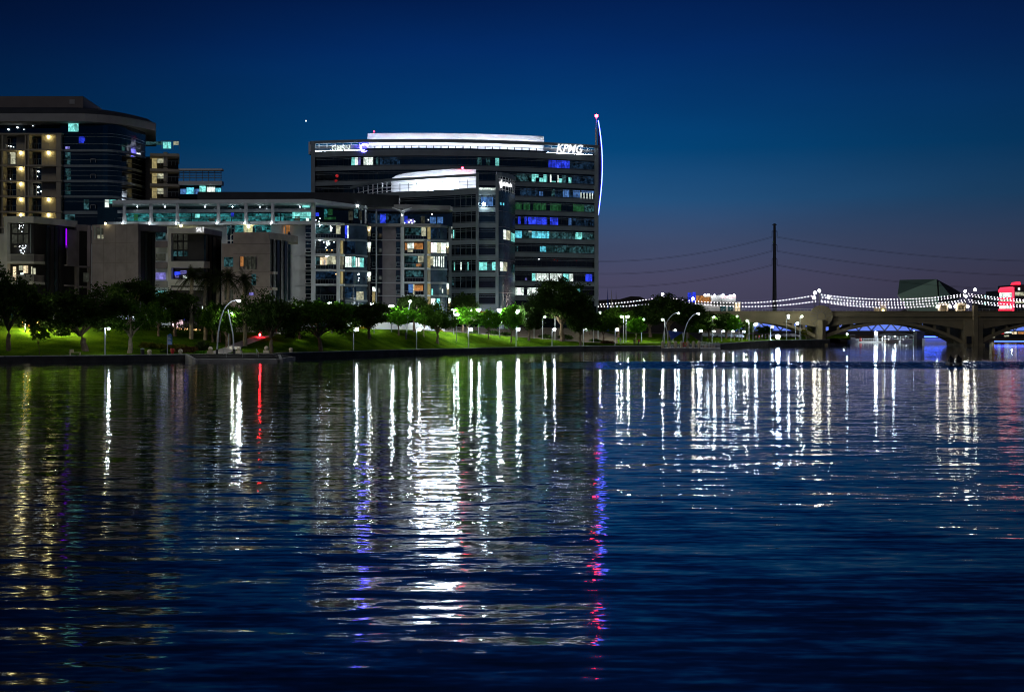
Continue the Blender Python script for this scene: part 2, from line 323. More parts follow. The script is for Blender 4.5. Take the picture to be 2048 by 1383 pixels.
# ---------------------------------------------------------------- water
def water_mat():
    m, nt, out = new_mat('lake_water'); N = nt.nodes.new; L = nt.links.new
    geo = N('ShaderNodeNewGeometry')
    def slope(sx, sy, detail, kx, ky, w_):
        mp = N('ShaderNodeMapping'); mp.inputs['Scale'].default_value = (1/sx, 1/sy, 1); mp.inputs['Location'].default_value = (w_*7.3, w_*3.1, w_)
        mp.inputs['Rotation'].default_value = (0, 0, 0.05*math.sin(w_*5))
        L(geo.outputs['Position'], mp.inputs[0])
        n = N('ShaderNodeTexNoise'); n.inputs['Scale'].default_value = 1; n.inputs['Detail'].default_value = detail; n.inputs['Roughness'].default_value = 0.5
        L(mp.outputs[0], n.inputs['Vector'])
        s = N('ShaderNodeVectorMath'); s.operation = 'SUBTRACT'; L(n.outputs['Color'], s.inputs[0]); s.inputs[1].default_value = (0.5, 0.5, 0.5)
        k = N('ShaderNodeVectorMath'); k.operation = 'MULTIPLY'; L(s.outputs[0], k.inputs[0]); k.inputs[1].default_value = (kx, ky, 0)
        return k
    def addv(a, b):
        q = N('ShaderNodeVectorMath'); q.operation = 'ADD'; L(a.outputs[0], q.inputs[0]); L(b.outputs[0], q.inputs[1]); return q
    def scale(a, sock):
        q = N('ShaderNodeVectorMath'); q.operation = 'SCALE'; L(a.outputs[0], q.inputs[0]); L(sock, q.inputs['Scale']); return q
    big = slope(5.5, 0.95, 1, 0.022, 0.105, 1)
    mid = slope(1.8, 0.42, 1, 0.045, 0.15, 2)
    fine = slope(0.40, 0.18, 1, 0.085, 0.12, 3)
    sp = N('ShaderNodeSeparateXYZ'); L(geo.outputs['Position'], sp.inputs[0])
    # how ruffled the lake is, with distance from the near bank
    rp = N('ShaderNodeMapRange'); rp.inputs[1].default_value = 25; rp.inputs[2].default_value = 520; rp.inputs[3].default_value = 0; rp.inputs[4].default_value = 1
    L(sp.outputs[1], rp.inputs[0])
    r1 = N('ShaderNodeValToRGB'); L(rp.outputs[0], r1.inputs[0])
    def pos(y): return (y-25)/495.0
    e = r1.color_ramp.elements
    st = [(0, 1.0), (pos(60), 0.95), (pos(150), 0.75), (pos(215), 0.65), (pos(245), 0.45), (pos(300), 0.30), (1, 0.25)]
    while len(e) < len(st): e.new(0.5)
    for q, (p_, v_) in zip(e, st): q.position = p_; q.color = (v_, v_, v_, 1)
    nr = N('ShaderNodeMapRange'); nr.inputs[1].default_value = 24; nr.inputs[2].default_value = 85; nr.inputs[3].default_value = 0.6; nr.inputs[4].default_value = 1.0; L(sp.outputs[1], nr.inputs[0])
    nb = N('ShaderNodeMapRange'); nb.inputs[1].default_value = 24; nb.inputs[2].default_value = 85; nb.inputs[3].default_value = 1.3; nb.inputs[4].default_value = 1.0; L(sp.outputs[1], nb.inputs[0])
    tot = scale(addv(addv(scale(big, nb.outputs[0]), mid), scale(fine, nr.outputs[0])), r1.outputs[0])
    # a breeze lane lying across the far half of the lake
    wob = N('ShaderNodeTexNoise'); wob.inputs['Scale'].default_value = 0.02; L(geo.outputs['Position'], wob.inputs['Vector'])
    wy = N('ShaderNodeMath'); wy.operation = 'MULTIPLY_ADD'; wy.inputs[1].default_value = 14; L(wob.outputs[0], wy.inputs[0]); L(sp.outputs[1], wy.inputs[2])
    rr = N('ShaderNodeMapRange'); rr.inputs[1].default_value = 190; rr.inputs[2].default_value = 260; L(wy.outputs[0], rr.inputs[0])
    r2 = N('ShaderNodeValToRGB'); L(rr.outputs[0], r2.inputs[0]); e = r2.color_ramp.elements
    st = [(0.10, 0), (0.28, 1), (0.66, 1), (0.82, 0)]
    while len(e) < 4: e.new(0.5)
    for q, (p_, v_) in zip(e, st): q.position = p_; q.color = (v_, v_, v_, 1)
    rx = N('ShaderNodeMapRange'); rx.inputs[1].default_value = -6; rx.inputs[2].default_value = 26; L(sp.outputs[0], rx.inputs[0])
    lane = N('ShaderNodeMath'); lane.operation = 'MULTIPLY'; L(r2.outputs[0], lane.inputs[0]); L(rx.outputs[0], lane.inputs[1])
    chop = slope(0.5, 0.4, 1, 0.3, 0.55, 5)
    ch2 = N('ShaderNodeVectorMath'); ch2.operation = 'ADD'; L(chop.outputs[0], ch2.inputs[0]); ch2.inputs[1].default_value = (0, -0.11, 0)
    tot = addv(tot, scale(ch2, lane.outputs[0]))
    nz = N('ShaderNodeVectorMath'); nz.operation = 'ADD'; L(tot.outputs[0], nz.inputs[0]); nz.inputs[1].default_value = (0, 0, 1)
    nn = N('ShaderNodeVectorMath'); nn.operation = 'NORMALIZE'; L(nz.outputs[0], nn.inputs[0])
    b = N('ShaderNodeBsdfPrincipled'); b.inputs['Base Color'].default_value = (0.002, 0.008, 0.02, 1)
    b.inputs['Roughness'].default_value = 0.05; b.inputs['IOR'].default_value = 1.43
    L(nn.outputs[0], b.inputs['Normal']); L(b.outputs[0], out.inputs[0]); return m
M['water'] = water_mat()
mb = MB(); mb.quad((-700, -60, 0), (700, -60, 0), (700, 900, 0), (-700, 900, 0))
structure(mb.build('water', 'water'))

# ---------------------------------------------------------------- the bank
BP = [-420, -150, 0, 200, 400, 560, 707, 833, 937, 1032, 1167, 1250, 1325, 1440, 1540, 1640, 1720]
BD = [180, 212, 226, 233, 245, 258, 279, 302, 323, 342, 369, 372, 376, 402, 440, 456, 470]
BH = [6.2, 6.2, 6.0, 5.6, 4.7, 4.6, 5.5, 5.2, 4.4, 3.4, 1.8, 1.5, 1.5, 1.7, 2.1, 2.2, 2.2]
BT = [30, 30, 30, 30, 34, 34, 28, 25, 24, 24, 14, 14, 14, 14, 14, 14, 14]
B2 = [6.6, 6.6, 6.4, 6.2, 5.8, 5.6, 6.0, 6.0, 6.0, 6.0, 5.5, 3.2, 3.0, 2.6, 2.4, 2.3, 2.3]
BW = [1.1, 1.1, 1.1, 1.1, 1.1, 1.1, 1.1, 1.1, 1.05, 1.05, 1.0, 1.0, 1.0, 1.2, 1.9, 2.0, 2.0]
def shore(px): return lerp(BP, BD, px)
def ground_t(px, t):
    w_ = lerp(BP, BW, px); h = lerp(BP, BH, px); T = lerp(BP, BT, px); h2 = lerp(BP, B2, px)
    return w_ + sstep(2.5, T, t)*(h - w_) + sstep(T + 3, T + 36, t)*(h2 - h)
def ground(x, d):
    px = 1024 + x*FOC/d; return ground_t(px, d - shore(px))
def G(px, d): return Vector((X(px, d), d, ground_t(px, d - shore(px))))
def S_(px, t): return G(px, shore(px) + t)

def grass_mat():
    m, nt, out = new_mat('lawn_grass'); N = nt.nodes.new; L = nt.links.new
    tc = N('ShaderNodeTexCoord')
    n1 = N('ShaderNodeTexNoise'); n1.inputs['Scale'].default_value = 0.32; n1.inputs['Detail'].default_value = 6; L(tc.outputs['Object'], n1.inputs['Vector'])
    n2 = N('ShaderNodeTexNoise'); n2.inputs['Scale'].default_value = 3.5; n2.inputs['Detail'].default_value = 3; L(tc.outputs['Object'], n2.inputs['Vector'])
    mx = N('ShaderNodeMath'); mx.operation = 'MULTIPLY_ADD'; mx.inputs[1].default_value = 0.45; L(n2.outputs[0], mx.inputs[0])
    s2 = N('ShaderNodeMath'); s2.operation = 'MULTIPLY'; s2.inputs[1].default_value = 0.6; L(n1.outputs[0], s2.inputs[0]); L(s2.outputs[0], mx.inputs[2])
    r = N('ShaderNodeValToRGB'); r.color_ramp.elements[0].position = 0.42; r.color_ramp.elements[1].position = 0.66
    r.color_ramp.elements[0].color = (0.028, 0.072, 0.004, 1); r.color_ramp.elements[1].color = (0.10, 0.175, 0.008, 1); L(mx.outputs[0], r.inputs[0])
    b = N('ShaderNodeBsdfDiffuse')
    L(r.outputs[0], b.inputs['Color']); L(b.outputs[0], out.inputs[0]); return m
M['grass'] = grass_mat()
ts = [0, 1, 2, 3, 4.5, 6, 8, 10, 12, 14, 16, 18, 20, 22, 24, 26, 28, 30, 33, 36, 40, 46, 54, 62, 70, 85, 110, 150, 220, 320]
pxs = list(range(-420, 1701, 20))
mb = MB()
for px in pxs:
    for t in ts: mb.v.append(S_(px, t))
n = len(ts)
for i in range(len(pxs)-1):
    for j in range(n-1): mb.f.append((i*n+j, (i+1)*n+j, (i+1)*n+j+1, i*n+j+1)); mb.mi.append(0)
structure(mb.build('ground', 'grass', smooth=True))
# flat land far behind the bridge
mb = MB(); mb.quad((-6000, 905, 1.2), (6000, 905, 1.2), (6000, 15000, 1.2), (-6000, 15000, 1.2)); mb.quad((-6000, 903, -1), (6000, 903, -1), (6000, 905, 1.2), (-6000, 905, 1.2))
structure(mb.build('far_ground', 'soil'))
mb = MB(); mb.quad((-1500, 470, -1.0), (112, 470, -1.0), (112, 905, -1.0), (-1500, 905, -1.0))

# dark planting bed on the slope in front of the office towers, laid on the lawn
def patch(name, mat, px0, px1, lo, hi, n=24, m_=4, up=0.05, ):
    mb = MB()
    for i in range(n+1):
        px = px0 + (px1-px0)*i/n; a = lo(px); b = hi(px)
        for j in range(m_+1):
            v = S_(px, a + (b-a)*j/m_); mb.v.append(v + Vector((0, 0, up)))
    for i in range(n):
        for j in range(m_): k = i*(m_+1)+j; mb.f.append((k, k+m_+1, k+m_+2, k+1)); mb.mi.append(0)
    return mb.build(name, mat)
structure(patch('planting_bed', 'soil', 830, 1235, lambda p: lerp(BP, BT, p)+2.5, lambda p: lerp(BP, BT, p)+44, 30, 10, 0.06))
structure(patch('upper_path', 'pathm', 690, 1330, lambda p: lerp(BP, BT, p)-0.6, lambda p: lerp(BP, BT, p)+2.2, 48, 2, 0.10))
structure(patch('promenade', 'concrete', -420, 1690, lambda p: 0.35, lambda p: 2.6, 110, 1, 0.03))
# paved path climbing from the steps to the trees
mb = MB()
cl = [(430, 0.4), (440, 6), (462, 12), (490, 18), (525, 25), (560, 33), (590, 42), (600, 55)]
for i, (px, t) in enumerate(cl):
    wd = 22 if i < 2 else 17
    for k in range(5):
        v = S_(px - wd + 2*wd*k/4, t); mb.v.append(v + Vector((0, 0, 0.075)))
for i in range(len(cl)-1):
    for k in range(4): j = i*5+k; mb.f.append((j, j+1, j+6, j+5)); mb.mi.append(0)
structure(mb.build('path', 'pathm'))

# ---------------------------------------------------------------- lake walls
def lake_wall(px0, px1, label, step=12):
    pts = [(X(p, shore(p)), shore(p)) for p in [px0 + (px1-px0)*i/max(1, int((px1-px0)/step)) for i in range(int((px1-px0)/step)+1)]]
    mid = pts[len(pts)//2]
    t = thing('lake_wall', label, 'wall', (mid[0], mid[1], 0), 'lake walls')
    mb = MB()
    n = len(pts)
    for i in range(n-1):
        p0 = px0 + (px1-px0)*i/(n-1); p1 = px0 + (px1-px0)*(i+1)/(n-1); z0 = lerp(BP, BW, p0); z1 = lerp(BP, BW, p1)
        a, b = pts[i], pts[i+1]
        mb.quad((a[0], a[1], -0.8), (b[0], b[1], -0.8), (b[0], b[1], z1-0.06), (a[0], a[1], z0-0.06))
    mb.build('wall_face', 'wallstone', t)
    mb = MB()   # light coping, in lengths with open joints
    L_ = 0
    for i in range(n-1):
        a, b = Vector(pts[i]), Vector(pts[i+1]); p0 = px0 + (px1-px0)*i/(n-1); z = lerp(BP, BW, p0+step/2)
        d_ = (b-a).normalized(); nn = Vector((-d_.y, d_.x))
        if i % 3 == 2: b = b - d_*0.25
        q = [a - nn*0.06, b - nn*0.06, b + nn*0.42, a + nn*0.42]
        mb.prism([(v.x, v.y) for v in q], z-0.06, z+0.09)
    mb.build('coping', 'coping', t)
    return t
lake_wall(-420, 372, 'dark lake wall with pale coping left of the boat steps')
lake_wall(556, 1325, 'long dark lake wall with pale coping right of the boat steps')
lake_wall(1326, 1660, 'dark lake wall rising from the bollard dock to the first bridge pier')
# broad steps to the water between two slanting cheek walls
t = thing('boat_steps', 'wide concrete steps between slanting cheek walls going down to the water', 'steps', (X(462, 245), 240, 0))
zs = [1.08, 0.87, 0.66, 0.45]; ds = [246.5, 244.0, 241.6, 239.2, 235.4]
for k in range(4):
    mb = MB(); a0 = 378 + k*5; mb.prism([(X(a0, ds[k+1]), ds[k+1]), (X(546+k*3, ds[k+1]), ds[k+1]), (X(546+k*3, ds[k]), 259-k*0.01), (X(a0, ds[k]), 259-k*0.01)], -0.7, zs[k]); mb.build('step', 'wallstone' if k < 3 else 'concrete', t)
for (pa, da, pb, db) in ((372, 244, 394, 234.6), (556, 257.5, 563, 235.2)):
    mb = MB(); a = Vector((X(pa, da), da)); b = Vector((X(pb, db), db)); d_ = (b-a).normalized(); nn = Vector((-d_.y, d_.x))*0.25
    vs = []
    for p, z in ((a, 1.2), (b, 0.38)):
        for s_ in (-1, 1): vs += [(p.x+nn.x*s_, p.y+nn.y*s_, -0.7), (p.x+nn.x*s_, p.y+nn.y*s_, z)]
    mb.add(vs, [(0, 1, 3, 2), (4, 6, 7, 5), (0, 4, 5, 1), (2, 3, 7, 6), (1, 5, 7, 3)]); mb.build('cheek_wall', 'concrete', t)
mb = MB(); 
for px in (447, 480, 512): mb.tube([(X(px, 246), 246.3, 2.0), (X(px+5, 241), 241.2, 1.35)], 0.035, 6); mb.tube([(X(px, 246), 246.3, 1.08), (X(px, 246), 246.3, 2.0)], 0.035, 6); mb.tube([(X(px+5, 241), 241.2, 0.6), (X(px+5, 241), 241.2, 1.35)], 0.035, 6)
mb.build('handrail', 'steel', t)
# ---------------------------------------------------------------- buildings
def winq(t, name, mat, px0, py0, px1, py1, d, th=0.15, parent=None):
    """a window: a framed lit pane standing just proud of the wall at distance d"""
    mb = MB(); mb.pbox(px0, py0, px1, py1, d - th, th - 0.01)
    return mb.build(name, mat, parent or t)
def barsq(t, name, mat, px0, py0, px1, py1, d, n, w_=0.09, h=0, th=0.1):
    mb = MB()
    for i in range(n+1):
        p = px0 + (px1-px0)*i/n; x = X(p, d); mb.box(x-w_/2, x+w_/2, D(d)-th, D(d), Z(py1, d), Z(py0, d))
    for j in range(h):
        z = Z(py0 + (py1-py0)*(j+0.5)/max(1, h), d); mb.box(X(px0, d), X(px1, d), D(d)-th*0.9, D(d)-0.005, z-w_/2, z+w_/2)
    return mb.build(name, mat, t)

# ======== tall curved office tower ========
DK = 1.12
def dk(px): return 380 + 9.7e-5*(px-830)**2
def zk(py): return CZ + (HZ-py)*DK/7.337          # heights read at px 1110
t = thing('office_tower', 'tall office tower with convex banded glass front and floodlit white roof screen', 'office tower', (X(905, 385), D(400), 5.0))
front = curve(dk, 628, 1192, 28)
body = front + [(X(1186, 425), D(425)), (X(640, 425), D(425))]
mb = MB(); mb.prism(body, 2.0, zk(303)); mb.build('glass_facade', 'glass', t)
sp_y = [312.5, 342, 371, 399.5, 427.5, 456, 483, 510.5, 539, 568, 596]
for k, y in enumerate(sp_y):
    mb = MB(); hh = 0.62 if k else 0.92
    if k == 10: hh = 0.75
    mb.strip(front, zk(y)-hh, zk(y)+hh, 0.9, 0.55); mb.build('spandrel', 'panel', t)
for k in range(10):
    mb = MB(); z0, z1 = zk(sp_y[k]), zk(sp_y[k+1])
    for f in (0.27, 0.37, 0.80): 
        z = z0 + (z1-z0)*f; mb.strip(front, z-0.055, z+0.055, 0.12, 0.22)
    mb.cur = 1; z0, z1 = zk(sp_y[k+1])+0.6, zk(sp_y[k])-0.6    # with the window bars of the storey
    for i in range(1, 57):
        p = 628 + 564*i/57; d = dk(p)-0.06; mb.box(X(p, d)-0.04, X(p, d)+0.04, D(d), D(d)+0.1, z0, z1)
    mb.build('glazing_bars', ['panel', 'dark'], t)
for px, wd in ((626, 4), (1193, 4)):
    mb = MB(); mb.pbox(px-wd, 282 if px < 900 else 296, px+wd, 612, dk(px)-0.9, 2.2); mb.build('column', 'panel', t)
zb = zk(281.5)+2.2   # crown beam
zb = 5.5 + (657-281.5)/FOC*380*DK
mb = MB(); mb.strip(curve(dk, 622, 1196, 28), zb-0.42, zb+0.42, 1.0, 0.75); mb.build('crown_beam', 'panel', t)
def ds_(px): return dk(px) + 6.0
scr = curve(ds_, 735, 1088, 18); zs0 = zk(306)
mb = MB(); mb.strip(scr, zs0, 5.5 + (657-266)/FOC*386*DK, 0.4); sc_o = mb.build('roof_screen', 'white', t)
mb = MB()
for i in range(0, 25):
    p = 735 + 353*i/24; d = ds_(p)-0.06; mb.box(X(p, d)-0.14, X(p, d)+0.14, D(d)-0.05, D(d)+0.03, zs0, zb-0.6)
for j in range(1, 5): mb.strip(curve(lambda p: ds_(p)-0.09, 735, 1088, 18), zs0+1.0*j-0.03, zs0+1.0*j+0.03, 0.06)
mb.build('screen_joint', 'dark', t)
mb = MB()      # floodlights behind the parapet that light the screen
fl = curve(lambda p: dk(p)+1.4, 728, 1094, 14)
mb.tube([(x, y, zs0-0.15) for x, y in fl], 0.11, 4); mb.build('floodlight', 'L_flood', t)
mb = MB(); mb.tube([(x, y+2.2, zb+0.4) for x, y in fl], 0.075, 4); mb.build('floodlight', 'L_flood', t)
for (a, b, n) in ((622, 735, 7), (1088, 1190, 7)):   # open louvred roof screens at both ends
    c = curve(lambda p: dk(p)+0.6, a, b, 8); mb = MB(); ztop = zb-0.55; z0 = zk(306)+0.05
    for i in range(n+1):
        p = a + (b-a)*i/n; d = dk(p)+0.5; mb.box(X(p, d)-0.13, X(p, d)+0.13, D(d)-0.1, D(d)+0.2, z0, ztop)
    for f in (0.05, 0.24, 0.42, 0.62, 0.80): mb.strip(c, z0+(ztop-z0)*f-0.11, z0+(ztop-z0)*f+0.11, 0.15)
    mb.strip(curve(lambda p: dk(p)+3.0, a, b, 8), z0+(ztop-z0)*0.66, z0+(ztop-z0)*0.9, 0.15)
    mb.build('louvre_screen', 'white', t)
    mb = MB(); cc = curve(lambda p: dk(p)-0.25, a+6, b-6, 6); mb.tube([(x, y, z0-0.1) for x, y in cc], 0.06, 4); mb.build('floodlight', 'L_flood', t)
mb = MB(); mb.pbox(617, 284, 621, 308, 387, 3.0); 
for j in range(4): mb.pbox(621, 288+5*j, 629, 289.3+5*j, 387.3, 0.3)
mb.build('louvre_screen', 'w_white' if False else 'white', t)
# sign letters
dsg = dk(1138) - 1.0
yaw = math.atan2(dk(1158)-dk(1118), X(1158, dk(1158))-X(1118, dk(1118)))
sg = text_mesh('KPMG', 3.5, 'L_sign', t, P(1138, 309.5, dsg), (math.pi/2, 0, yaw), 0.28, 'sign_letters', 0.15, 0.92, 0.05)
text_mesh('GMSN', 2.3, 'w_white', t, P(682, 304.5, dk(682)-0.4), (math.pi/2, 0, -0.05), 0.0, 'sign_letters', 0.1, 0.9, 0.03)
mb = MB(); rr_ = dk(729)-0.4
mb.tube([P(729, 296, rr_) + Vector((1.15*math.cos(a), 0, 1.15*math.sin(a))) for a in [0.5+i*0.42 for i in range(13)]], 0.22, 5); mb.build('round_emblem', 'L_emblem', t)
# storey windows that are lit: (px0, px1, storey, material, top share, bottom share)
def kw(px0, px1, k, mat, f0=0.28, f1=0.80):
    z1 = zk(sp_y[k]) + (zk(sp_y[k+1])-zk(sp_y[k]))*f0; z0 = zk(sp_y[k]) + (zk(sp_y[k+1])-zk(sp_y[k]))*f1
    mb = MB(); mb.strip(curve(dk, px0, px1, 2), z0, z1, 0.05, 0.05); mb.build('window', mat, t)
for a in [(703,709,0,'w_teal'),(710,716,0,'w_white'),(716,721,0,'w_violet'),(727,746,0,'w_white'),(752,757,0,'w_dim'),(954,963,0,'w_dim'),(972,980,0,'w_dim'),(991,998,0,'w_teal'),
          (1097,1139,0,'w_blue'),(1036,1040,1,'w_dim'),(1063,1071,1,'w_teal'),(1071,1077,1,'w_teal',.28,.5),(1079,1086,1,'w_teal',.5,.8),(1087,1094,1,'w_teal'),
          (1100,1103,1,'w_white',.25,.8),(1103,1111,1,'w_teal',.7,.8),(1115,1117,1,'w_white'),(1118,1124,1,'w_teal',.5,.8),(1124,1132,1,'w_dim'),(1137,1143,1,'w_teal',.4,.8),
          (1078,1086,2,'w_bluep',.45,.75),(1103,1109,2,'w_dim'),(1126,1138,2,'w_bluep'),(1146,1160,2,'w_bluep'),(1162,1188,2,'w_bluep',.25,.45),
          (1031,1037,3,'w_green'),(1037,1044,3,'w_cream' if False else 'w_green',.3,.8),(1047,1060,3,'w_green'),(1066,1079,3,'w_green'),(1080,1092,3,'w_green'),(1100,1122,3,'w_green'),(1146,1168,3,'w_green'),
          (1036,1041,4,'w_blue'),(1049,1054,4,'w_blue'),(1056,1094,4,'w_blue'),(1100,1116,4,'w_blue'),(1137,1143,4,'w_bluep'),
          (1031,1044,5,'w_cyan'),(1063,1098,5,'w_cyan'),(1057,1063,5,'w_white',.25,.32),(1151,1164,5,'w_teal'),(1080,1092,6,'w_cyan',.35,.75),(1031,1036,6,'w_dim'),
          (1071,1097,8,'w_white'),(1064,1071,8,'w_teal'),(1100,1124,8,'w_white'),(1126,1138,8,'w_teal'),(1138,1146,8,'w_white'),(1171,1184,8,'w_blue'),(1050,1054,8,'w_violet',.6,.75),
          (1098,1150,5,'w_dim'),(1092,1130,6,'w_dim'),(1040,1075,2,'w_dimblue'),(1110,1146,2,'w_dimblue'),(1047,1063,5,'w_dim'),(1031,1062,1,'w_dim'),(1144,1188,1,'w_dimblue'),(1140,1188,0,'w_dimblue'),(1164,1188,5,'w_dim'),(1144,1188,4,'w_dimblue'),(1169,1188,3,'w_dim'),(1130,1188,6,'w_dim'),(760,800,0,'w_dimblue'),(1031,1047,9,'w_white'),(1055,1098,9,'w_white'),(1146,1160,9,'w_teal'),(1100,1130,9,'w_white')]:
    kw(*a)
for px in (1162, 1168, 1174, 1180, 1185):      # lit fins on the third storey from the top
    mb = MB(); d = dk(px)-0.2; mb.box(X(px,d)-0.12, X(px,d)+0.12, D(d)-0.1, D(d), zk(397), zk(383)); mb.build('window_fin', 'w_white', t)
for px, py, m_ in ((1109,519,'L_red'),(1115,521,'L_red'),(1153,521,'L_red'),(674,352,'w_red'),(672,362,'w_red'),(684,336,'L_dot'),(1033,338,'L_dot'),(1112,430,'L_dot'),(1078,518,'L_dot')):
    mb = MB(); mb.sphere(P(px, py, dk(px)-0.3), 0.16 if m_ != 'w_red' else 0.5, 6, 4); mb.build('indicator_light', m_ if m_ != 'L_red' else 'w_red', t)  # the red pair on the left are reflections put in as glowing dots
# ground storey: setback lobby, columns
winq(t, 'window', 'w_bluep', 1052, 602, 1082, 607, 387); winq(t, 'window', 'w_dim', 1038, 600, 1048, 608, 387)
mb = MB(); mb.pbox(1186, 600, 1196, 645, 395, 1.2); mb.build('column', 'panel', t)
mb = MB(); mb.tube([P(1174, 604, 392), P(1186, 655, 390)], [0.5, 0.9], 8); mb.build('raking_column', 'panel', t)
mb = MB(); mb.sphere((P(748, 263, 388)), 0.26, 8, 6); mb.build('beacon', 'L_red2', t)
# roof mast with the neon bow
mt = MB(); mt.tube([P(1192, 345, 402), P(1192, 258, 402)], 0.32, 8); mt.tube([P(1192, 258, 402), P(1193, 234, 402)], 0.16, 6); mt.build('mast', 'white', t)
mb = MB(); mb.sphere(P(1193, 232, 402), 0.5, 8, 6); mb.build('beacon', 'L_red', t)
arc = []
for i in range(17):
    u = i/16; y = 241 + (430-241)*u; x = 1196.5 + 8.2*math.sin(math.pi*min(1, u**0.92)); arc.append((x, y))
mb = MB(); mb.tube([P(x, y, 401) for x, y in arc], 0.14, 6); mb.build('neon_bow', 'L_blue', t)
mb = MB(); vs = [P(x-1.0, y, 401.2) for x, y in arc] + [P(1195.5, y, 401.2) for x, y in arc]
mb.add(vs, [(i, i+1, 17+i+1, 17+i) for i in range(16)]); v2 = [v + Vector((0, 0.3, 0)) for v in vs]; mb.add(v2, [(i, 17+i, 17+i+1, i+1) for i in range(16)])
mb.build('mast_fin', 'dark', t)

# ======== lower office block in front of it ========
DK = 1.16
t = thing('office_block', 'lower office block with floodlit roof screen and curved glass end before the tall tower', 'office block', (X(930, 340), D(340), 5.0))
def de(px):
    if px <= 955: return 330 + (955-px)*0.064 + (max(0, 783-px)**2)*0.00235
    return 330
ze = lambda py: CZ + (HZ-py)*DK/8.62
eL = curve(de, 708, 955, 12)
mb = MB(); mb.prism(eL + [(X(955, 352), D(352)), (X(720, 372), D(372))], 2, ze(380)); mb.build('glass_facade', 'glass', t)
def dmid(px): return 331.5
mb = MB(); mb.prism(plan((955.2, 332), (995, 332), (995, 352), (955.2, 352)), 2, ze(381)); mb.build('glass_facade', 'glass', t)
def dend(px): return 330.5 + 0.0085*(px-993)**2
eR = curve(dend, 993, 1030, 10)
mb = MB(); mb.prism(eR + [(X(1028, 352), D(352)), (X(993, 352), D(352))], 2, ze(380)); mb.build('curved_glass_end', 'glass3', t)
sy = [382, 418, 449.5, 483.5, 515, 548, 581.5, 613]
for k, y in enumerate(sy):
    hh = 0.62 if k else 0.85
    mb = MB(); mb.strip(eL, ze(y)-hh, ze(y)+hh, 0.8, 0.5); mb.build('spandrel', 'panel', t)
    mb = MB(); mb.strip(plan((955, 332), (995, 332)), ze(y)-hh, ze(y)+hh, 0.8, 0.45); mb.build('spandrel', 'panel', t)
for k in range(7):
    mb = MB()
    for f in (0.25, 0.36, 0.8):
        z = ze(sy[k]) + (ze(sy[k+1])-ze(sy[k]))*f
        mb.strip(eL, z-0.05, z+0.05, 0.1, 0.18); mb.strip(plan((958, 332), (992, 332)), z-0.05, z+0.05, 0.1, 0.15)
    for p in (910, 921, 932, 943): d = de(p); mb.box(X(p,d)-.05, X(p,d)+.05, D(d)-0.1, D(d)+0.05, ze(sy[k+1]), ze(sy[k]))
    mb.build('sunshade', 'panel', t)
for px, y0 in ((900, 420), (954.5, 344), (994, 349)):
    mb = MB(); d = de(px)-0.9; mb.pbox(px-3, y0, px+3, 640, d, 1.6); mb.build('column', 'panel', t)
zt1 = ze(350.2)
mb = MB(); mb.strip(curve(de, 705, 955, 14), zt1-0.38, zt1+0.38, 0.9, 0.7); mb.build('crown_beam', 'panel', t)
mb = MB(); mb.strip(plan((993, 330.2), (1003, 330.8), (1012, 332.5), (1021, 335.5), (1030, 341)), ze(348.5)-0.5, ze(348.5)+0.6, 0.6, 0.3); mb.build('crown_beam', 'panel', t)
topl = ([783, 787, 793, 804, 816, 838, 862, 884, 905, 952], [357, 353.5, 351, 348, 346, 343.5, 341.3, 339.3, 338, 338.8])
mb = MB(); n = 22; vs = []
for i in range(n):
    p = 783 + 169*i/(n-1); d = de(p)+5; zt = Z(lerp(topl[0], topl[1], p), d); x, y = X(p, d), D(d)
    vs += [(x, y, ze(378)), (x, y, zt), (x, y+0.4, zt), (x, y+0.4, ze(378))]
fs = []
for i in range(n-1):
    a = 4*i; b = a+4; fs += [(a, b, b+1, a+1), (a+1, b+1, b+2, a+2), (a+2, b+2, b+3, a+3)]
fs += [(0, 1, 2, 3), (4*n-4, 4*n-1, 4*n-2, 4*n-3)]
mb.add(vs, fs); mb.build('roof_screen', 'white', t)
mb = MB()
for p in [783+16.9*i for i in range(11)]: d = de(p)+4.9; mb.box(X(p,d)-.07, X(p,d)+.07, D(d)-.04, D(d)+.05, ze(378), zt1-0.5)
for j in range(1, 5): mb.strip(curve(lambda p: de(p)+4.88, 783, 952, 12), ze(378)+0.92*j-0.03, ze(378)+0.92*j+0.03, 0.05)
mb.build('screen_joint', 'dark', t)
for (a, b) in ((833, 852), (858, 884), (887, 912)):   # burnt-out illuminated sign panels hung on the screen
    mb = MB(); mb.strip(curve(lambda p: de(p)+4.5, a, b, 3), ze(375.5), ze(361.5), 0.2); mb.build('glowing_sign', 'L_hotsign', t)
f2 = curve(lambda p: de(p)+1.2, 780, 950, 10)
mb = MB(); mb.tube([(x, y, ze(378)-0.1) for x, y in f2], 0.14, 4); mb.build('floodlight', 'L_flood2', t)
mb = MB(); mb.tube([(x, y+2.4, zt1+0.35) for x, y in f2], 0.05, 4); mb.build('floodlight', 'L_flood2', t)
mb = MB(); c = curve(lambda p: de(p)+0.4, 708, 783, 8)
for i in range(9): p = 708+9.4*i; d = de(p)+0.4; mb.box(X(p,d)-.12, X(p,d)+.12, D(d), D(d)+.2, ze(378), zt1-0.45)
mb.strip(c, ze(365), ze(363.5), 0.15); mb.strip(c, ze(372), ze(370.5), 0.15); mb.build('louvre_screen', 'white', t)
mb = MB(); mb.strip(plan((957, 331.3), (992, 331.3)), ze(378), ze(374.5), 0.2); mb.build('roof_railing', 'w_white', t)  # rail glows by itself in place of light falling on it
mb = MB(); mb.sphere(P(925, 336.0, 336), 0.24, 8, 6); mb.build('beacon', 'L_red', t)
mb = MB(); mb.tube([P(925, 341, 336), P(925, 338, 336)], .06, 5); mb.build('beacon_post', 'steel', t)
